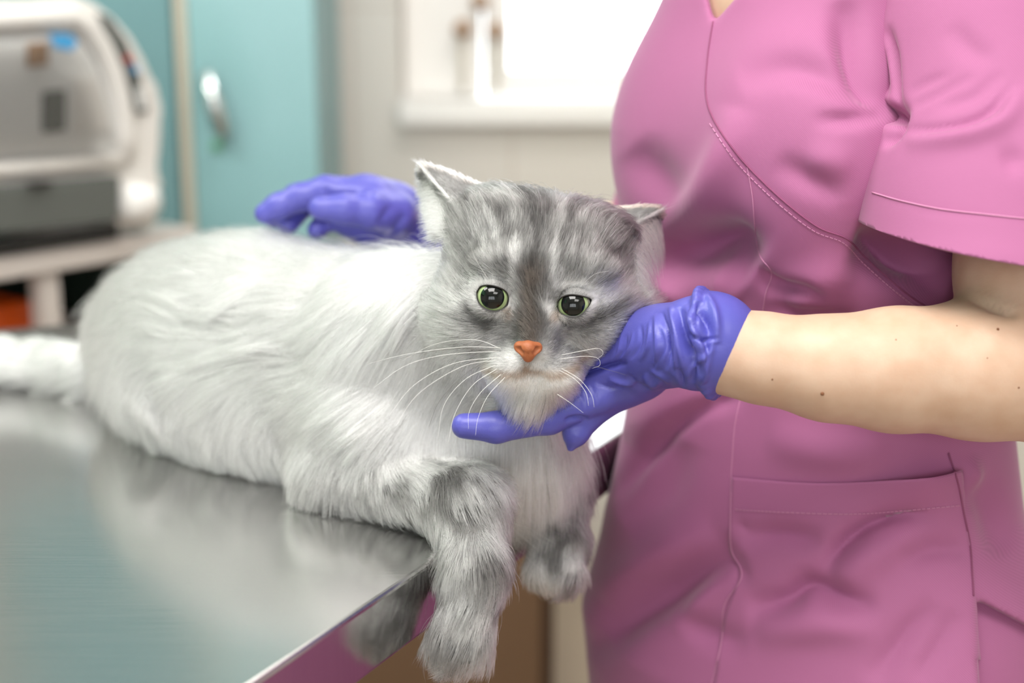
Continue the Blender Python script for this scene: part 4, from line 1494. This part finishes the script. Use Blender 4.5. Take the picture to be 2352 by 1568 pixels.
def skin_mat():
    t = NT('skin')
    b = t.b
    tcn = t.add('ShaderNodeTexCoord')
    nz = t.add('ShaderNodeTexNoise', i_Scale=55.0, i_Detail=5.0)
    t.link(tcn, 'Object', nz, 'Vector')
    cr = t.add('ShaderNodeValToRGB')
    cr.color_ramp.elements[0].position = .3; cr.color_ramp.elements[0].color = srgb(198, 163, 138)
    cr.color_ramp.elements[1].position = .7; cr.color_ramp.elements[1].color = srgb(209, 179, 156)
    t.link(nz, 'Fac', cr, 0)
    at = t.add('ShaderNodeAttribute', attribute_name='mole')
    mx = t.add('ShaderNodeMix', data_type='RGBA')
    mx.inputs[7].default_value = srgb(112, 70, 44)
    t.link(at, 'Fac', mx, 0); t.t.links.new(cr.outputs[0], mx.inputs[6])
    t.t.links.new(mx.outputs[2], b.inputs['Base Color'])
    b.inputs['Roughness'].default_value = .5
    b.inputs['Subsurface Weight'].default_value = .12
    b.inputs['Subsurface Radius'].default_value = (.012, .005, .003)
    b.inputs['Subsurface Scale'].default_value = .5
    n2 = t.add('ShaderNodeTexNoise', i_Scale=700.0, i_Detail=3.0)
    t.link(tcn, 'Object', n2, 'Vector')
    bp = t.add('ShaderNodeBump', i_Strength=.12, i_Distance=.0006)
    t.link(n2, 'Fac', bp, 'Height'); t.link(bp, 'Normal', b, 'Normal')
    return t.m


M['skin'] = skin_mat()

zs = PY(1850, -330, YC)[2]                      # shoulder height
zh = rows[0, 0]                                 # lower end of the top
SHL = P(2230, -260, 1.0)
SHR = P(1690, -330, 1.12)
NECK = tc(zs) + FR * .01
per = empty('person', (float(tc(zh)[0]), YC, 0), 'person in pink scrub top and violet gloves standing and holding the cat\'s chin', 'person')

# --- arm joints
ELB = P(2440, 852, .905)
ARM = [(P(2330, 250, .955), .047), (P(2392, 640, .915), .050), (ELB, .046)]
FORE = [(P(2420, 850, .905), .0455), (P(2250, 848, .900), .0432), (P(2050, 849, .892), .0375), (P(1900, 845, .890), .0315), (P(1750, 822, .892), .0268), (P(1650, 804, .897), .0242), (P(1560, 792, .91), .022)]
FSH = P(1680, -70, 1.15)
FELB = P(1535, 560, 1.25)
FWR = P(965, 520, 1.235)

# --- body: one continuous skin surface
bf = Field((-.16, .60, .02), (.72, 1.50, 1.72), .004)
bf.add(torso(.78, .62, ztop=zs - .01, zbot=.72))
bf.add(cone(tc(zs - .10) , NECK + ZU * .01, .07, .052), .03)
bf.add(cone(SHL, SHR, .04, .04), .03)
bf.add(cone(NECK, NECK + FR * .02 + ZU * .10, .052, .048), .03)
hd_c = NECK + FR * .045 + ZU * .185
HRot = np.stack([LF, FR, ZU])
bf.add(ell(hd_c + ZU * .02 - FR * .01, (.072, .088, .095), HRot), .02)
bf.add(ell(hd_c - ZU * .045 + FR * .03, (.055, .058, .062), HRot), .03)
bf.add(ell(hd_c + FR * .088 - ZU * .018, (.012, .016, .022), HRot), .01)
bf.add(ell(hd_c + FR * .074 - ZU * .056, (.022, .012, .007), HRot), .006)
for s_ in (-1, 1):
    bf.add(ell(hd_c + FR * .073 + LF * s_ * .03 + ZU * .012, (.016, .012, .009), HRot), .004, sub=True)
    bf.add(ell(hd_c + FR * .064 + LF * s_ * .03 + ZU * .012, (.012, .012, .012), HRot), .002)
    bf.add(ell(hd_c + LF * s_ * .074 - FR * .005, (.008, .018, .028), HRot), .006)
for (a, ra), (b, rb) in zip(ARM[:-1], ARM[1:]):
    bf.add(cone(a, b, ra, rb), .02)
bf.add(cone(SHL, ARM[0][0], .05, .047), .03)
for (a, ra), (b, rb) in zip(FORE[:-1], FORE[1:]):
    bf.add(cone(a, b, ra, rb), .012)
bf.add(cone(FSH, FELB, .046, .038), .03)
bf.add(cone(FELB, FWR, .036, .022), .02)
for s_ in (-1, 1):
    hp_ = tc(.80) + LF * s_ * .085; kn = np.array([hp_[0], hp_[1], .45]) + FR * .02; an = np.array([hp_[0], hp_[1], .075])
    bf.add(cone(hp_, kn, .078, .055), .04); bf.add(cone(kn, an, .054, .036), .03)
    bf.add(cone(an, an + FR * .12 + np.array([0, 0, -.03]), .034, .03), .02)
carve_table(bf)
bv, bq, bn = fix(*bf.mesh(3))
# elbow fold and the arm's small folds
bv = sculpt(bv, bn, [([(2225, 682), (2262, 697), (2305, 714), (2345, 728)], 7, -.006), ([(2262, 697), (2290, 725), (2315, 745)], 4, -.0012)])
mole = np.zeros(len(bv))
body = npmesh('body', bv, bq, M['skin'], per)
# moles: small raised brown spots
bt = BVHTree.FromPolygons([tuple(q) for q in bv], [tuple(int(a) for a in q) for q in bq])


def hit(bvh, px, py, off=0.0):
    r = FW + (px - 1176) / FPX * RT - (py - 784) / FPX * UP
    r = r / np.linalg.norm(r)
    h = bvh.ray_cast(Vector(CAM), Vector(r), 6.0)
    if h[0] is None:
        return None
    n = np.array(h[1])
    if n @ r > 0:
        n = -n
    return np.array(h[0]) + n * off


M['mole'] = mat('mole', srgb(120, 74, 44), .6)
for (mx_, my_, mr) in ((1889, 904, .0012), (1774, 871, .0006), (2292, 756, .0009), (2340, 890, .0006), (2058, 780, .0004), (2198, 748, .0004), (2268, 822, .0004)):
    h_ = hit(bt, mx_, my_)
    if h_ is not None:
        bmm = bmesh.new()
        bmesh.ops.create_uvsphere(bmm, u_segments=12, v_segments=8, radius=1.0)
        for v_ in bmm.verts:
            v_.co = Vector(h_) + v_.co * mr * (1.0)
            
        mo = bmobj('mole', bmm, M['mole'], body, True)

# hair (a bun) on the head above the frame
hf = Field(hd_c - .17, hd_c + .17, .004)
hf.add(ell(hd_c + ZU * .032 - FR * .022, (.080, .090, .096), HRot))
hf.add(ell(hd_c + FR * .095 - ZU * .03, (.075, .07, .085), HRot), .015, sub=True)
hf.add(ell(hd_c - FR * .11 + ZU * .06, (.036, .034, .034), HRot), .015)
hf.add(ell(hd_c - ZU * .13, (.10, .10, .07), HRot), .01, sub=True)
hv, hq, hn = fix(*hf.mesh(2))
npmesh('hair', hv, hq, mat('brown_hair', srgb(92, 62, 42), .5, bump=.4, bscale=300, stretch=(1, 1, .1)), body)

# --- scrub top
tf = Field((-.10, .70, .66), (.66, 1.46, 1.46), .003)
tf.add(torso(1.0, .70, ztop=zs - .015))
zb_ = PY(1800, 330, YC)[2]
for s_, f_ in ((1, .066), (-1, .018)):
    tf.add(ell(tc(zb_) + LF * s_ * .066 + FR * f_, (.066, .045, .068), HRot), .07)
tf.add(cone(SHL, SHR, .052, .05), .04)
# far sleeve
tf.add(cone(FSH + LF * .01, FSH + (FELB - FSH) * .93, .052, .056), .03)
# V neck: a shallow wedge opened down to the skin
def wedge(tri_px, near, far):
    c = [hit(bt, a, b) for a, b in tri_px]
    c = [q for q in c]
    dd_ = nrm(c[0] - CAM)
    nn = []
    for i in range(3):
        a, b = c[i], c[(i + 1) % 3]
        m_ = nrm(np.cross(b - a, dd_))
        if (c[(i + 2) % 3] - a) @ m_ > 0:
            m_ = -m_
        nn.append((a, m_))

    def f(X, Y, Z):
        r = None
        for a, m_ in nn:
            v_ = (X - a[0]) * m_[0] + (Y - a[1]) * m_[1] + (Z - a[2]) * m_[2]
            r = v_ if r is None else np.maximum(r, v_)
        t_ = (X - c[0][0]) * dd_[0] + (Y - c[0][1]) * dd_[1] + (Z - c[0][2]) * dd_[2]
        return np.maximum(r, np.maximum(t_ - far, -near - t_))
    lo = np.min(c, 0) - .1; hi = np.max(c, 0) + .1
    return f, lo, hi


tf.add(wedge([(1642, 50), (1598, -120), (1790, -120)], .10, .012), .003, sub=True)
def pwedge(tri_px, d0, near, far):
    c = [P(a, b, d0) for a, b in tri_px]
    dd_ = nrm(c[0] - CAM)
    nn = []
    for i in range(3):
        a, b = c[i], c[(i + 1) % 3]
        m_ = nrm(np.cross(b - CAM, a - CAM))
        if (c[(i + 2) % 3] - a) @ m_ > 0:
            m_ = -m_
        nn.append((a, m_))

    def f(X, Y, Z):
        r = None
        for a, m_ in nn:
            v_ = (X - a[0]) * m_[0] + (Y - a[1]) * m_[1] + (Z - a[2]) * m_[2]
            r = v_ if r is None else np.maximum(r, v_)
        t_ = (X - c[0][0]) * dd_[0] + (Y - c[0][1]) * dd_[1] + (Z - c[0][2]) * dd_[2]
        return np.maximum(r, np.maximum(t_ - far, -near - t_))
    return f, np.min(c, 0) - .35, np.max(c, 0) + .35


tf.add(pwedge([(2238, 1374), (2620, 1575), (2275, 2000)], 1.08, .4, .09), .003, sub=True)
carve_table(tf)
tv, tq2, tn = fix(*tf.mesh(2))
# open the front of the neck: push the V in
FOLDS = [
    # belly fold under the arm
    ([(1412, 1140), (1490, 1035), (1600, 945), (1720, 905)], 13, -.008), ([(1440, 1010), (1540, 940), (1640, 900)], 30, .006),
    ([(1735, 615), (1765, 650), (1800, 664), (1860, 662), (1895, 688)], 13, -.008), ([(1800, 690), (1900, 640), (1960, 620)], 34, .006),
    ([(1530, 660), (1580, 600), (1650, 570), (1730, 625)], 44, -.020), ([(1540, 560), (1610, 460), (1670, 340), (1690, 250)], 30, .007),
    ([(1450, 340), (1500, 400), (1550, 470)], 34, -.006), ([(1960, 565), (2060, 590), (2180, 640)], 36, -.022),
    ([(1700, 190), (1800, 152), (1900, 172), (2010, 250)], 26, -.006), ([(1870, 275), (1960, 270), (2050, 258)], 11, -.005),
    ([(1780, 370), (1880, 425), (1940, 450)], 20, -.004), ([(1850, 360), (1960, 380)], 26, .003),
    ([(2066, 258), (2005, 200), (1955, 110), (1935, 0)], 24, -.010), 
    ([(1760, 705), (1850, 722), (1980, 730)], 12, -.005), ([(1500, 690), (1620, 640), (1700, 690)], 26, .006),
    # lower front
    ([(1345, 1500), (1460, 1400), (1580, 1330), (1700, 1262)], 34, -.014), ([(1380, 1380), (1500, 1290), (1640, 1230)], 36, .006),
    ([(1430, 1200), (1520, 1120), (1560, 1010)], 40, -.006), ([(1540, 1450), (1620, 1360), (1690, 1310)], 24, .006),
    ([(1540, 1400), (1620, 1450), (1720, 1480)], 22, -.005),
    ([(1890, 1320), (1930, 1260), (2010, 1205), (2140, 1165)], 16, -.010), ([(1930, 1340), (2010, 1270), (2110, 1220)], 28, .005),
    ([(1715, 1398), (1800, 1380), (1860, 1345), (1930, 1375), (2015, 1398)], 22, -.011), ([(1700, 1235), (1790, 1225), (1890, 1235)], 17, -.006),
    ([(1740, 1450), (1900, 1430), (2020, 1440)], 30, .006), ([(2060, 1290), (2150, 1262), (2215, 1270)], 20, -.004),
    ([(2150, 1380), (2080, 1460), (2000, 1568)], 20, -.005), ([(2200, 1400), (2150, 1490), (2100, 1568)], 16, -.004),
    ([(1690, 1200), (1720, 1215)], 8, -.004), ([(1680, 1290), (1720, 1285)], 6, -.003), ([(1685, 1310), (1722, 1304)], 6, -.003), ([(1690, 1325), (1726, 1318)], 6, -.003),
    ([(2235, 1100), (2280, 1180), (2300, 1280)], 26, -.006), ([(2225, 1050), (2245, 1130)], 14, .004),
    ([(1760, 1010), (1900, 1040), (2040, 1040)], 30, .004),
]
tv = sculpt(tv, tn, [(p_, w_ * (1.35 if w_ > 10 else 1.1), h_ * (1.45 if w_ > 10 else 1.1)) for p_, w_, h_ in FOLDS], q=tq2, it=2)
tn = vnormals(tv, tq2)
# side slit: the front panel hangs free, the back panel flares, the gap is deep
px_, py_, d_ = pix(tv)


def inpoly(x, y, poly):
    r = np.zeros(len(x), bool)
    n = len(poly)
    for i in range(n):
        (x0, y0), (x1, y1) = poly[i], poly[(i + 1) % n]
        c = ((y0 > y) != (y1 > y)) & (x < (x1 - x0) * (y - y0) / (y1 - y0 + 1e-12) + x0)
        r ^= c
    return r


vw = (CAM - tv); vw /= np.linalg.norm(vw, axis=1)[:, None]
ff = np.sum(tn * vw, 1) > .02
slit = inpoly(px_, py_, [(2237, 1372), (2300, 1402), (2420, 1470), (2420, 1760), (2262, 1760), (2250, 1500)]) & ff
slit[:] = False
vnk = inpoly(px_, py_, [(1612, -120), (1624, 0), (1642, 46), (1668, 30), (1700, -6), (1760, -120)]) & ff
tv[vnk] -= tn[vnk] * .0
tv = laplace(tv, tq2, .4); tv = laplace(tv, tq2, .4)
top = npmesh('scrub_top', tv, tq2, M['pink'], per)
tb = BVHTree.FromPolygons([tuple(q) for q in tv], [tuple(int(a) for a in q) for q in tq2])
# neck skin in the V: a shallow bib of skin just proud of the cloth edge
def patch(name, outline_rows, bvh, off, thick, m, parent):
    """cloth patch lying on a surface: rows of photo points"""
    g = []
    for row, o in outline_rows:
        g.append([hit(bvh, a, b, (o[i] if not np.isscalar(o) else o)) for i, (a, b) in enumerate(row)])
    R_, C_ = len(g), len(g[0])
    for r in range(R_):
        last = None
        for c in range(C_):
            if g[r][c] is None:
                g[r][c] = last if last is not None else g[r - 1][c]
            last = g[r][c]
    vs_ = [p for row in g for p in row]
    n0 = len(vs_)
    vs_ += [p + nrm(p - CAM) * thick for p in vs_]
    fs_ = []
    for r in range(R_ - 1):
        for c in range(C_ - 1):
            a = r * C_ + c
            fs_.append((a, a + 1, a + C_ + 1, a + C_))
            fs_.append((n0 + a, n0 + a + C_, n0 + a + C_ + 1, n0 + a + 1))
    bd = [(0, c) for c in range(C_)] + [(r, C_ - 1) for r in range(1, R_)] + [(R_ - 1, c) for c in range(C_ - 2, -1, -1)] + [(r, 0) for r in range(R_ - 2, 0, -1)]
    for i in range(len(bd)):
        a = bd[i][0] * C_ + bd[i][1]; b = bd[(i + 1) % len(bd)]; b = b[0] * C_ + b[1]
        fs_.append((b, a, n0 + a, n0 + b))
    return pymesh(name, vs_, fs_, m, parent)


def lerp_rows(l, r, nr, nc):
    l = spline(l, nr); r = spline(r, nr)
    return [[tuple(l[i] + (r[i] - l[i]) * c / (nc - 1)) for c in range(nc)] for i in range(nr)]


# pocket from the front seam to the side seam, standing off at its upper right
pk = lerp_rows([(1684, 1094), (1680, 1180), (1678, 1260), (1700, 1320), (1672, 1400), (1655, 1490), (1640, 1600)],
               [(2196, 1074), (2207, 1150), (2220, 1230), (2233, 1300), (2237, 1372), (2243, 1480), (2256, 1600)], 60, 60)
offs = []
for i, row in enumerate(pk):
    o = []
    for j, (a, b) in enumerate(row):
        u = j / 59
        o.append(.0018 + .013 * math.exp(-(i / 9.0) ** 2) * math.exp(-((u - .86) / .16) ** 2))
    offs.append(o)
# the top edge dips towards its middle
for i, row in enumerate(pk):
    k_ = max(0, 1 - i / 14)
    pk[i] = [(a, b + k_ * 22 * math.sin(math.pi * j / 59) ** 1.0) for j, (a, b) in enumerate(row)]
pocket = patch('pocket', list(zip(pk, offs)), tb, 0, .0012, M['pink'], top)
pb_ = BVHTree.FromPolygons([tuple(v.co) for v in pocket.data.vertices], [tuple(p.vertices) for p in pocket.data.polygons])


def hit2(px, py, off):
    a = hit(tb, px, py, off); b = hit(pb_, px, py, off)
    if a is None or (b is not None and np.linalg.norm(b - CAM) < np.linalg.norm(a - CAM)):
        return b
    return a


def seamline(name, pp, r, m, parent, n=60, off=.0002, fn=None):
    q = spline(pp, n)
    p3 = [(fn or hit2)(a, b, off) for a, b in q]
    p3 = [p for p in p3 if p is not None]
    # keep the longest run without jumps in depth
    runs, cur_ = [], [p3[0]]
    for a, b in zip(p3[:-1], p3[1:]):
        if np.linalg.norm(b - a) < .02:
            cur_.append(b)
        else:
            runs.append(cur_); cur_ = [b]
    runs.append(cur_)
    best = max(runs, key=len)
    return tube(name, best, r, m, parent, 6) if len(best) > 2 else None


def stitches(name, pp, parent, n, r=.0004, fn=None, m=None):
    q = spline(pp, n * 4 + 1)
    bm = bmesh.new()
    for i in range(n):
        p3 = [(fn or hit2)(*q[i * 4 + k], .0004) for k in range(0, 4)]
        if any(p is None for p in p3) or np.linalg.norm(p3[0] - p3[-1]) > .012:
            continue
        for a, b in zip(p3[:-1], p3[1:]):
            t = nrm(b - a); u = nrm(np.cross(t, [0.3, .2, 1])); w = np.cross(t, u)
            ra = [bm.verts.new(tuple(a + r * (math.cos(x) * u + math.sin(x) * w))) for x in (0, 1.57, 3.14, 4.71)]
            rb = [bm.verts.new(tuple(b + r * (math.cos(x) * u + math.sin(x) * w))) for x in (0, 1.57, 3.14, 4.71)]
            for k in range(4):
                bm.faces.new((ra[k], ra[(k + 1) % 4], rb[(k + 1) % 4], rb[k]))
    return bmobj(name, bm, m or M['thread'], parent)


wrap = [(1638, 50), (1626, 130), (1622, 215), (1640, 275), (1690, 350), (1745, 410), (1810, 470), (1880, 522), (1945, 548), (1985, 590), (2040, 640), (2090, 680), (2130, 706)]
seamline('seam', wrap, .0007, M['seam'], top, 90)
stitches('stitching', [(a - 9, b + 9) for a, b in wrap[3:]], top, 60)
seamline('seam', [(1716, 380), (1728, 450), (1734, 520), (1745, 585), (1772, 625), (1760, 670), (1752, 715)], .00038, M['thread'], top)
seamline('seam', [(1703, 905), (1688, 980), (1682, 1060), (1680, 1092), (1678, 1180), (1680, 1260), (1702, 1305), (1700, 1335), (1664, 1390), (1658, 1470), (1642, 1540), (1630, 1590)], .00038, M['thread'], top, 80)
seamline('seam', [(2178, 1040), (2200, 1110), (2214, 1180), (2228, 1250), (2233, 1320), (2236, 1368)], .0007, M['seam'], top)
stitches('stitching', [(1690, 1170), (1800, 1176), (1950, 1180), (2070, 1172), (2205, 1160)], pocket, 50)

# --- near sleeve: an open cloth tube
SP = [(P(2240, -330, 1.0), .074), (P(2270, -60, .975), .080), (P(2276, 150, .955), .0775), (P(2285, 330, .94), .078), (P(2268, 480, .925), .079), (P(2262, 680, .91), .083)]
sf = Field((.15, .66, .95), (.56, 1.12, 1.48), .0026)
for (a, ra), (b, rb) in zip(SP[:-1], SP[1:]):
    sf.add(cone(a, b, ra, rb), .02)
h0_ = P(1995, 521, .90); h1_ = P(2352, 592, .86); h2_ = P(2200, 500, 1.02)
hn_ = nrm(np.cross(h1_ - h0_, h2_ - h0_))
if hn_[2] > 0:
    hn_ = -hn_
sv, sq = sf.mesh(2)
sn = vnormals(sv, sq)
pxs, pys, ds_ = pix(sv)
# which way do the normals point: test the outermost vertices
far_ = np.argmax(sv[:, 0])
if sn[far_, 0] < 0:
    sq = sq[:, ::-1].copy(); sn = -sn
SF = [([(2036, 60), (2050, 140), (2054, 210), (2068, 262)], 9, -.010), ([(2068, 262), (2060, 300), (2030, 335)], 9, -.010), ([(1996, 250), (2040, 258), (2085, 268)], 16, -.020),
      ([(2070, 296), (2120, 300), (2210, 288), (2280, 255), (2330, 190)], 9, -.007), ([(2080, 325), (2150, 318), (2240, 305), (2310, 270), (2345, 200)], 22, .006),
      ([(2090, 215), (2130, 190), (2180, 170)], 8, -.0022), ([(2085, 250), (2140, 225), (2240, 170)], 8, -.0022), ([(2150, 250), (2240, 220), (2300, 165)], 12, -.003),
      ([(2180, 60), (2240, 120), (2290, 130)], 26, -.003), ([(2015, 110), (2022, 190), (2035, 230)], 12, -.008),
      ([(2010, 452), (2120, 482), (2240, 496), (2360, 508)], 4, -.0009), ([(2300, 380), (2352, 350)], 30, -.004)]
sv = sculpt(sv, sn, SF, q=sq, it=3)
slv = npmesh('sleeve', sv, sq, M['pink'], top)
bms = bmesh.new(); bms.from_mesh(slv.data)
bmesh.ops.bisect_plane(bms, geom=bms.verts[:] + bms.edges[:] + bms.faces[:], plane_co=Vector(h0_), plane_no=Vector(hn_), clear_outer=True, clear_inner=False)
bms.to_mesh(slv.data); bms.free()
slv.data.polygons.foreach_set('use_smooth', [True] * len(slv.data.polygons))
sol = slv.modifiers.new('cloth', 'SOLIDIFY'); sol.thickness = .0018; sol.offset = -1
sb = BVHTree.FromPolygons([tuple(q) for q in sv], [tuple(int(a) for a in q) for q in sq])
fs_fn = lambda a, b, o: hit(sb, a, b, o)
seamline('seam', [(2004, 442), (2070, 461), (2160, 480), (2260, 492), (2352, 502), (2420, 508)], .00055, M['thread'], slv, 60, .0003, fs_fn)

# --- trousers and clogs
pf = Field((-.10, .70, .06), (.66, 1.46, .93), .005)
pf.add(torso(.80, .64, ztop=.90, zbot=.74))
for s_ in (-1, 1):
    hp_ = tc(.78) + LF * s_ * .085
    hp_[2] = .80
    kn = np.array([hp_[0], hp_[1], .45]) + FR * .02; an = np.array([hp_[0], hp_[1], .075])
    pf.add(cone(hp_, kn, .092, .08), .05); pf.add(cone(kn, an, .085, .08), .03)
carve_table(pf)
pv, pq, pn = fix(*pf.mesh(2))
npmesh('scrub_trousers', pv, pq, M['pink'], per)
for s_ in (-1, 1):
    hp_ = tc(.78) + LF * s_ * .085
    an = np.array([hp_[0], hp_[1], .04])
    cf = Field(an - .2, an + .2, .005)
    cf.add(cone(an - FR * .05, an + FR * .12, .042, .038))
    cf.f = np.maximum(cf.f, (.001 - (cf.ax[2][None, None, :])).astype(np.float32))
    v_, q_, n_ = fix(*cf.mesh(2))
    npmesh('clog', v_, q_, M['white'], per)
# ------------------------------------------------------------------ gloves
def glove(lo, hi, h, prims, strokes, cut=None, hollow=None):
    f = Field(lo, hi, h)
    for pr, k in prims:
        f.add(pr, k)
    if hollow is not None:
        for pr in hollow:
            f.add(pr, .001, sub=True)
    v, q = f.mesh(2)
    n = vnormals(v, q)
    if np.sum(n * (v - v.mean(0))) < 0:
        q = q[:, ::-1].copy(); n = -n
    v = sculpt(v, n, strokes)
    return v, q


NS = [
    ([(1560, 705), (1572, 770), (1590, 830), (1592, 880)], 6, -.0045), ([(1538, 700), (1556, 780), (1570, 850)], 6, .0025), ([(1575, 700), (1598, 760), (1618, 840), (1612, 885)], 9, .0040),
    ([(1520, 715), (1532, 780), (1530, 850)], 5, -.0032), ([(1505, 720), (1512, 790), (1506, 850)], 6, .0022), ([(1548, 860), (1536, 800), (1530, 740)], 4, -.002),
    ([(1600, 690), (1622, 740), (1630, 775)], 6, -.0040), ([(1580, 765), (1612, 783), (1625, 778), (1650, 778)], 4, -.0028), ([(1622, 672), (1642, 720), (1648, 790)], 9, .0030),
    ([(1610, 860), (1590, 810), (1574, 790)], 5, -.002), ([(1440, 832), (1390, 842), (1320, 868), (1250, 893)], 7, -.0060),
    ([(1494, 735), (1490, 790), (1470, 830)], 5, .0016), ([(1472, 745), (1470, 790), (1448, 826)], 4, -.0014), ([(1455, 760), (1446, 800), (1420, 835)], 3, .0010), ([(1440, 768), (1432, 805), (1408, 836)], 3, -.0010),
    ([(1428, 772), (1420, 810), (1398, 838)], 3, .0010), ([(1480, 860), (1500, 880), (1520, 870)], 8, .0026), ([(1440, 860), (1470, 890), (1500, 895)], 6, -.0026), ([(1395, 870), (1440, 880), (1470, 878)], 6, .0020),
    ([(1370, 880), (1400, 890), (1430, 892)], 4, -.0014), ([(1340, 885), (1352, 915), (1356, 940)], 3, -.0008), ([(1355, 880), (1368, 910), (1372, 930)], 3, -.0008), ([(1325, 893), (1338, 920), (1342, 945)], 3, -.0008),
    ([(1296, 965), (1320, 960), (1352, 962)], 5, -.0030),
]
c0 = P(1340, 870, .945)
# rolled rim of the cuff, wavy and a little flared
cuc = P(1632, 783, .899); cax = nrm(P(1632, 783, .899) - P(1580, 789, .905)); cu_ = nrm(np.cross(cax, [0, -1, .2])); cw_ = np.cross(cax, cu_)
ringp = []
for i in range(28):
    a_ = 2 * math.pi * i / 28
    r_ = .0318 + .0012 * math.sin(3 * a_ + 1) + .0022 * abs(math.cos(a_)) ** 3
    ringp.append(cuc + cax * (.0012 * math.sin(2 * a_) - .003 * abs(math.cos(a_)) ** 3) + r_ * (math.cos(a_) * cu_ + math.sin(a_) * cw_))
near_pr += [(cone(ringp[i], ringp[(i + 1) % 28], .0021, .0021), .004) for i in range(28)]
NS = [(p_, w_, h_ * 1.25) for p_, w_, h_ in NS] + [
    ([(1612, 690), (1598, 740), (1606, 770), (1630, 812)], 5, -.0030), ([(1640, 770), (1630, 820), (1618, 880)], 6, .0022), ([(1580, 870), (1600, 830), (1640, 800)], 5, .0022),
    ([(1556, 845), (1566, 870), (1570, 890)], 5, -.0035), ([(1548, 770), (1552, 815), (1546, 850)], 4, .0020), ([(1515, 750), (1522, 800), (1500, 850)], 4, -.0020), ([(1494, 850), (1520, 862), (1540, 880)], 5, .0022)]
gv, gq = glove(np.array([-.06, .80, .95]), np.array([.17, 1.02, 1.16]), .0013, near_pr, NS,
               hollow=[cone(P(1646, 793, .898), P(1626, 791, .900), .0270, .0240)])
g1 = npmesh('glove', gv, gq, M['glove'], per)
g1['label'] = 'violet glove cupping under the cat chin'

FS = [([(860, 452), (800, 448), (745, 450)], 6, -.003), ([(745, 428), (752, 445), (748, 455)], 6, -.002), ([(900, 470), (880, 500), (870, 520)], 8, -.002), ([(930, 490), (905, 530), (890, 545)], 7, -.0025), ([(850, 440), (856, 452)], 5, -.0015)]
gv2, gq2 = glove(np.array([-.25, 1.06, 1.00]), np.array([-.03, 1.30, 1.16]), .002, far_pr, FS)
g2 = npmesh('glove', gv2, gq2, M['glove'], per)
g2['label'] = 'violet glove resting on the cat back'
# ------------------------------------------------------------------ camera and view
cd = bpy.data.cameras.new('camera')
cd.lens = 50.0; cd.sensor_width = 36.0; cd.clip_start = 0.01
cd.dof.use_dof = True
cd.dof.focus_distance = 0.915
cd.dof.aperture_fstop = 2.8
co = link('camera', cd)
co.location = tuple(CAM)
co.rotation_euler = (math.pi / 2 - PITCH, 0, 0)
SC.camera = co
vs = SC.view_settings
vs.view_transform = 'Standard'; vs.look = 'None'; vs.exposure = 0.05; vs.gamma = 1.0
vs.use_curve_mapping = False
cy_ = SC.cycles
cy_.max_bounces = 12; cy_.diffuse_bounces = 3; cy_.glossy_bounces = 9; cy_.transmission_bounces = 9; cy_.transparent_max_bounces = 8
cy_.caustics_reflective = False; cy_.caustics_refractive = False
cy_.sample_clamp_indirect = 6.0
cy_.use_denoising = True
cy_.use_adaptive_sampling = True; cy_.adaptive_threshold = 0.05
